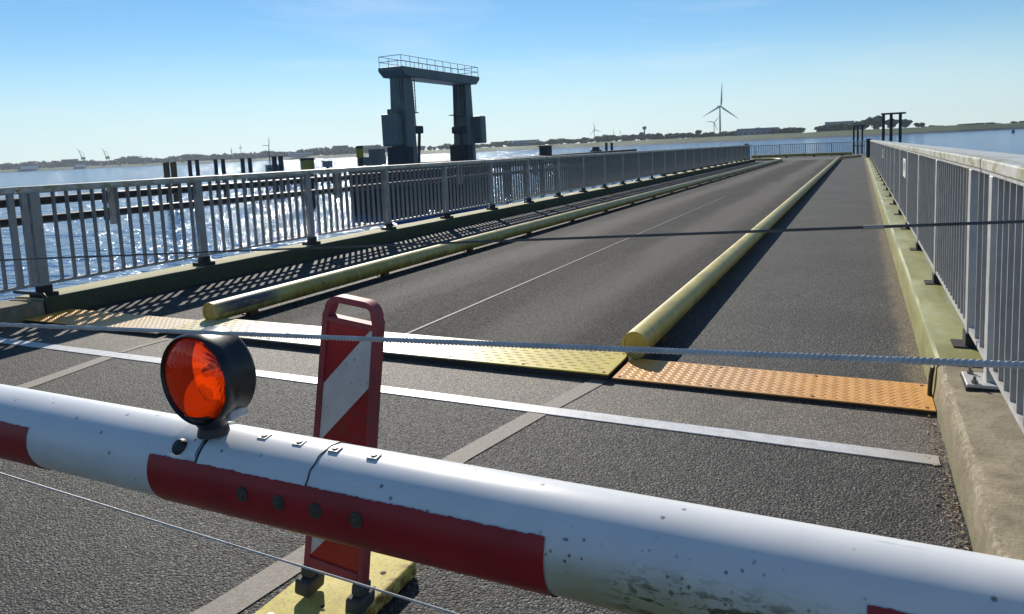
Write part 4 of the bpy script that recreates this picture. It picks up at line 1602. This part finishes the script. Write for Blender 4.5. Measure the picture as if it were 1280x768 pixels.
def crown_mesh(name, seed, mat, lobes=9, n=620, leaf=0.135):
    rng = random.Random(seed)
    mb = MB()
    cs = []
    for k in range(lobes):
        a = rng.uniform(0, 6.28)
        u = rng.uniform(0.0, 0.36)
        cs.append((Vector((u * math.cos(a), u * math.sin(a), rng.uniform(0.35, 0.86))), rng.uniform(0.13, 0.24)))
    for k in range(n):
        c, r_ = rng.choice(cs)
        d = Vector((rng.gauss(0, 1), rng.gauss(0, 1), rng.gauss(0, 1))).normalized()
        p = c + d * r_ * rng.uniform(0.65, 1.08)
        s = leaf * rng.uniform(0.5, 1.1)
        a = Vector((rng.gauss(0, 1), rng.gauss(0, 1), rng.gauss(0, 1))).normalized()
        b = (d + 0.6 * Vector((rng.gauss(0, 1), rng.gauss(0, 1), rng.gauss(0, 1)))).normalized().cross(a).normalized()
        a2 = b.cross(d).normalized()
        mb.quad(p + a2 * s, p + b * s * 0.7, p - a2 * s, p - b * s * 0.7)
    return mb.mesh(name, mat)


def trunk_mesh(seed):
    rng = random.Random(seed)
    mb = MB()
    mb.tube([(0, 0, -0.03), (0.01, 0, 0.25), (0.0, 0.01, 0.5), (0.01, 0, 0.75)], [0.035, 0.028, 0.02, 0.008], 6)
    for k in range(4):
        a = rng.uniform(0, 6.28)
        mb.tube([(0, 0, 0.28 + 0.08 * k), (0.15 * math.cos(a), 0.15 * math.sin(a), 0.45 + 0.08 * k), (0.25 * math.cos(a), 0.25 * math.sin(a), 0.58 + 0.08 * k)], [0.016, 0.011, 0.004], 5)
    return mb.mesh('trunk', 'bark')


crowns = [crown_mesh('crown', s, 'leaf' if s % 2 else 'leaf_dark', 8 + s % 4) for s in range(6)]
trunks = [trunk_mesh(s) for s in range(3)]


def tree(az, back, h_, w_, label, group=None, idx=None):
    D = shore_d(az) + back
    k = random.randrange(6) if idx is None else idx
    t = thing('tree', label, 'tree', tuple(pol(az, D, 1.0 if back > 60 else 3.0)), random.uniform(0, 6.28), group)
    c = link('crown', crowns[k], t)
    c.scale = (w_ * 1.25, w_ * 1.25, h_ * 1.1)
    c = link('trunk', trunks[k % 3], t)
    c.scale = (w_, w_, h_)
    return t


random.seed(21)
# distinct trees behind the right frames: (azimuth, height, width)
DT = [(-3.9, 12.5, 15, 'round tree left of the long hedge on the far right bank'),
      (-2.7, 13, 15, 'second round tree left of the long hedge on the far right bank'),
      (0.15, 18.5, 22, 'broad tree left of the tallest one on the far right bank'),
      (1.05, 24, 23, 'tallest broad tree on the far bank behind the black pile frame'),
      (2.0, 18, 19, 'broad tree right of the tallest one behind the black pile frame'),
      (2.85, 16.5, 17, 'rounded tree at the right end of the tall group on the far bank'),
      (3.6, 10.5, 13, 'low rounded tree standing apart right of the tall group on the far bank'),
      (-14.1, 16, 20, 'wide round tree right of the far water tower'),
      (-11.3, 18, 13, 'narrow taller tree left of the big wind turbine'),
      (-8.95, 12, 9, 'small tree just right of the big wind turbine tower')]
for az, h_, w_, lb in DT:
    tree(az, 90, h_ * 0.76, w_ * 0.85, lb)
for k in range(12):
    tree(-2.35 + 0.19 * k, 100 + random.uniform(-8, 8), random.uniform(9.5, 12.5), random.uniform(12, 16), 'tree in the dense dark row behind the far right bank', 'trees of the dense row on the right bank')
for k in range(46):
    az = -14.8 + 0.235 * k + random.uniform(-0.1, 0.1)
    tree(az, 100 + random.uniform(-15, 40), random.uniform(7, 12), random.uniform(10, 18), 'low tree in the loose row along the far bank around the wind turbine', 'low trees along the far bank')
for k in range(26):
    az = 3.9 + 0.55 * k + random.uniform(-0.2, 0.2)
    tree(az, 110 + random.uniform(-15, 60), random.uniform(3, 5), random.uniform(7, 15), 'small bush tree on the low bank at the far right', 'small trees on the right bank')
for k in range(55):
    az = -35 + 0.37 * k + random.uniform(-0.15, 0.15)
    tree(az, 100 + random.uniform(-20, 90), random.uniform(9, 15) * (0.8 if -26 < az < -22.5 else 1), random.uniform(12, 24), 'hazy tree in the row right of the portal on the far bank', 'hazy trees on the middle bank')
# distant wood on the left that reads as one mass
rng = random.Random(5)
mb = MB()
for k in range(8500):
    az = rng.uniform(-79, -35)
    D = shore_d(az) + 70 + rng.uniform(0, 160)
    top = 19 + 10 * noise.noise(Vector((az * 0.55, 3.1, 0))) + 6 * noise.noise(Vector((az * 2.3, 7.1, 0)))
    top = max(4, top)
    p = pol(az, D, 1 + top * rng.uniform(0.0, 1.0) ** 0.6)
    s = rng.uniform(3.0, 6.5)
    d = Vector((rng.gauss(0, 1), rng.gauss(0, 1), rng.gauss(0, 1) + 0.6)).normalized()
    a = d.cross(Vector((rng.gauss(0, 1), rng.gauss(0, 1), rng.gauss(0, 1)))).normalized()
    b = d.cross(a)
    mb.quad(p + a * s * 1.4, p + b * s, p - a * s * 1.4, p - b * s)
o = mb.build('far_wood', 'leaf_dark')
o['kind'] = 'stuff'
tag(o, 'hazy strip of woods along the distant left shore', 'wood')


# buildings on the far shore
def building(name, label, az0, az1, back, h_, depth, wall, roof, roof_h=1.2, win=None, cat='building', zb=1.0):
    D = shore_d((az0 + az1) / 2) + back
    a, b = pol(az0, D), pol(az1, D)
    w = (b - a).length
    c = (a + b) / 2
    ang = math.atan2((b - a).y, (b - a).x)
    t = thing(name, label, cat, (c.x, c.y, zb), ang)
    MB().box(-w / 2, w / 2, 0, depth, 0, h_).build('wall', wall, t)
    MB().box(-w / 2 - 0.5, w / 2 + 0.5, -0.5, depth + 0.5, h_, h_ + roof_h).build('roof', roof, t)
    if win:
        nwin = max(2, int(w / win))
        me = MB().box(-win * 0.25, win * 0.25, -0.15, -0.01, h_ * 0.35, h_ * 0.62).mesh('window', 'hall_dark')
        for k in range(nwin):
            link('window', me, t, (-w / 2 + w * (k + 0.5) / nwin, 0, 0))
    return t


building('warehouse', 'long blue grey warehouse on the far bank right of the portal', -25.6, -23.5, 120, 13.5, 40, 'hall_blue', 'hall_white', 1.6, 12, 'warehouse')
building('warehouse', 'long blue grey hall on the far bank right of the wind turbine', -8.40, -5.45, 95, 11.5, 35, 'hall_blue', 'hall_grey', 1.4, 8, 'warehouse')
building('warehouse', 'pale flat roofed hall behind the dark tree row on the right bank', -2.3, -0.4, 210, 16.5, 40, 'hall_grey', 'hall_grey', 1.0, 8, 'warehouse')
building('office_block', 'dark blocky building on the skyline left of the portal', -39.6, -38.45, 120, 26, 40, 'hall_dark', 'hall_dark', 1.5, 9)
building('warehouse', 'wide grey building on the skyline directly left of the portal', -37.7, -36.1, 110, 22, 60, 'hall_grey', 'hall_dark', 1.5, 9, 'warehouse')
building('office_block', 'small square building on the left skyline beside the dark block', -40.25, -39.85, 150, 18, 30, 'hall_dark', 'hall_dark', 1, 8)
building('warehouse', 'low white roofed shed on the left shore under the skyline', -42.9, -41.1, 20, 9, 30, 'hall_grey', 'hall_white', 2.5, None, 'warehouse', 2.0)
building('warehouse', 'long dark dock hall left of the two harbour cranes', -57.7, -56.7, 120, 26, 60, 'hall_dark', 'hall_dark', 1.5, None, 'warehouse')
building('warehouse', 'square dark building above the left railing and brown piles', -49.7, -49.15, 120, 23, 50, 'hall_dark', 'hall_dark', 1.5, None, 'warehouse')
building('warehouse', 'long low dock hall between the cranes and the brown piles', -53.6, -52.2, 120, 20, 50, 'hall_dark', 'hall_dark', 1.5, None, 'warehouse')
building('warehouse', 'low pale shed on the shoreline at the far left', -60.0, -59.0, 20, 9, 30, 'hall_white', 'hall_white', 1, None, 'warehouse', 2.0)
building('warehouse', 'low pale shed on the shoreline under the left crane', -56.9, -56.3, 20, 7, 30, 'hall_white', 'hall_white', 1, None, 'warehouse', 2.0)


def crane(az, D, h_, label, flip=1):
    t = thing('harbour_crane', label, 'crane', tuple(pol(az, D, 1.0)), R(-az))
    mb = MB()
    for sx in (-5, 5):
        for sy in (-5, 5):
            mb.tube([(sx, sy, 0), (sx * 0.5, sy * 0.5, h_ * 0.42)], 0.9, 6)
    mb.build('portal_legs', 'hall_dark', t)
    MB().box(-6, 6, -4, 4, h_ * 0.42, h_ * 0.56).build('cabin', 'hall_dark', t)
    mb = MB()
    mb.tube([(-3 * flip, 0, h_ * 0.5), (-11 * flip, 0, h_ * 1.0)], [1.5, 0.8], 6)
    mb.tube([(3 * flip, 0, h_ * 0.55), (2 * flip, 0, h_ * 0.8), (-9 * flip, 0, h_ * 0.9)], 0.6, 6)
    mb.build('jib', 'hall_dark', t)
    mb = MB()
    mb.tube([(-11 * flip, 0, h_ * 1.0), (-16 * flip, 0, h_ * 1.02)], 0.5, 6)
    mb.build('jib_tip', 'hall_dark', t)
    return t


crane(-56.4, 2680, 57, 'left one of two harbour cranes on the distant left shore')
crane(-54.95, 2660, 55, 'right one of two harbour cranes on the distant left shore')


def mast(az, D, h_, label, r_=0.9, arms=0.0):
    t = thing('radio_mast', label, 'mast', tuple(pol(az, D, 1.0)), R(-az))
    MB().tube([(0, 0, 0), (0, 0, h_)], [r_, r_ * 0.5], 8).build('shaft', 'hall_dark', t)
    MB().box(-r_ * 1.6 - arms, r_ * 1.6 + arms, -r_, r_, h_ * 0.72, h_ * 0.76).build('platform', 'hall_dark', t)
    return t


mast(-46.9, 1950 + 500, 40, 'left one of two thin masts above the dark pile pairs', 1.6)
mast(-46.25, 2450, 52, 'right one of two thin masts above the dark pile pairs', 0.9, 4.0)
mast(-51.0 - 1.9, 2600, 34, 'thin mast with crossarm right of the harbour cranes', 0.8, 6)


def turbine(az, D, hub, blade, rot, yaw_, label, tilt=0.0):
    t = thing('wind_turbine', label, 'wind turbine', tuple(pol(az, D, 1.5)), R(-az) + yaw_)
    mb = MB()
    mb.tube([(0, 0, -1), (0, 0, hub * 0.5), (0, 0, hub)], [hub * 0.033, hub * 0.027, hub * 0.02], 14)
    mb.build('tower', 'turbine', t, smooth=True)
    s = hub / 46.0
    MB().box(-1.5 * s, 1.5 * s, -2.2 * s, 5.5 * s, hub - 0.2 * s, hub + 2.6 * s).build('nacelle', 'turbine', t, bevel=0.4 * s)
    mb = MB()
    mb.lathe([(0.0, -2.0 * s), (0.9 * s, -1.6 * s), (1.5 * s, 0), (1.5 * s, 1.2 * s)], (0, -3.0 * s, hub + 1.2 * s), (0, 1, 0), 14)
    mb.build('rotor_hub', 'turbine', t, smooth=True)
    for k in range(3):
        a = rot + k * 2 * math.pi / 3
        d = Vector((math.sin(a), 0, math.cos(a)))
        sd = Vector((math.cos(a), 0, -math.sin(a)))
        c0 = Vector((0, -3.0 * s, hub + 1.2 * s))
        mb = MB()
        poly = [(0.5, -0.7), (0.5, 0.7), (0.18 * blade, 1.9 * s), (0.5 * blade, 1.2 * s), (blade, 0.25 * s), (blade, -0.1 * s), (0.5 * blade, -0.7 * s), (0.18 * blade, -0.8 * s)]
        mb.prism([tuple(c0 + d * u + sd * w + Vector((0, -0.25 * s, 0))) for u, w in poly], (0, 0.5 * s, 0))
        mb.build('blade', 'turbine', t)
    return t


turbine(-9.62, 1235, 50, 37, R(4), R(28), 'tall three bladed wind turbine on the far bank, the largest in view')
turbine(-10.06, 2300, 47, 27, R(40), R(15), 'small distant wind turbine just left of the largest one')
turbine(-19.15, 2400, 45, 26, R(-12), R(35), 'tiny distant wind turbine on the middle skyline')
t = thing('water_tower', 'slim water tower with a wide head on the far bank', 'water tower', tuple(pol(-15.28, 1330, 1.0)))
mb = MB()
mb.lathe([(1.5, 0), (1.2, 19), (1.3, 21)], (0, 0, 0), (0, 0, 1), 14)
mb.build('shaft', 'hall_grey', t, smooth=True)
mb = MB()
mb.lathe([(1.3, 21), (3.6, 24), (3.8, 27.0), (0, 28.5)], (0, 0, 0), (0, 0, 1), 18)
mb.build('tank', 'hall_grey', t, smooth=True)
for az, h_, lb in ((-18.0 + 0.35, 24, 'left one of two thin light masts on the middle bank'), (-18.2 + 1.05, 24, 'right one of two thin light masts on the middle bank')):
    mast(az, shore_d(az) + 60, h_, lb, 0.45)

# ------------------------------------------------------------------ air over the river
HAZE = 0.7e-4
if HAZE:
    mb = MB()
    mb.box(-3700, 3700, -60, 3800, WATER_Z - 3, 110)
    o = mb.build('haze', None)
    o['kind'] = 'stuff'
    tag(o, 'thin pale haze over the wide river', 'haze')
    hm = bpy.data.materials.new('haze_air')
    hm.use_nodes = True
    nn, ll = hm.node_tree.nodes, hm.node_tree.links
    nn.remove(nn['Principled BSDF'])
    pv = nn.new('ShaderNodeVolumePrincipled')
    pv.inputs['Color'].default_value = (0.74, 0.86, 1.0, 1)
    pv.inputs['Density'].default_value = HAZE
    pv.inputs['Anisotropy'].default_value = 0.35
    ll.new(pv.outputs['Volume'], nn['Material Output'].inputs['Volume'])
    o.data.materials.append(hm)

SC.cycles.max_bounces = 10
SC.cycles.transparent_max_bounces = 16
SC.cycles.volume_bounces = 0
SC.cycles.use_denoising = True
SC.cycles.sample_clamp_indirect = 6.0
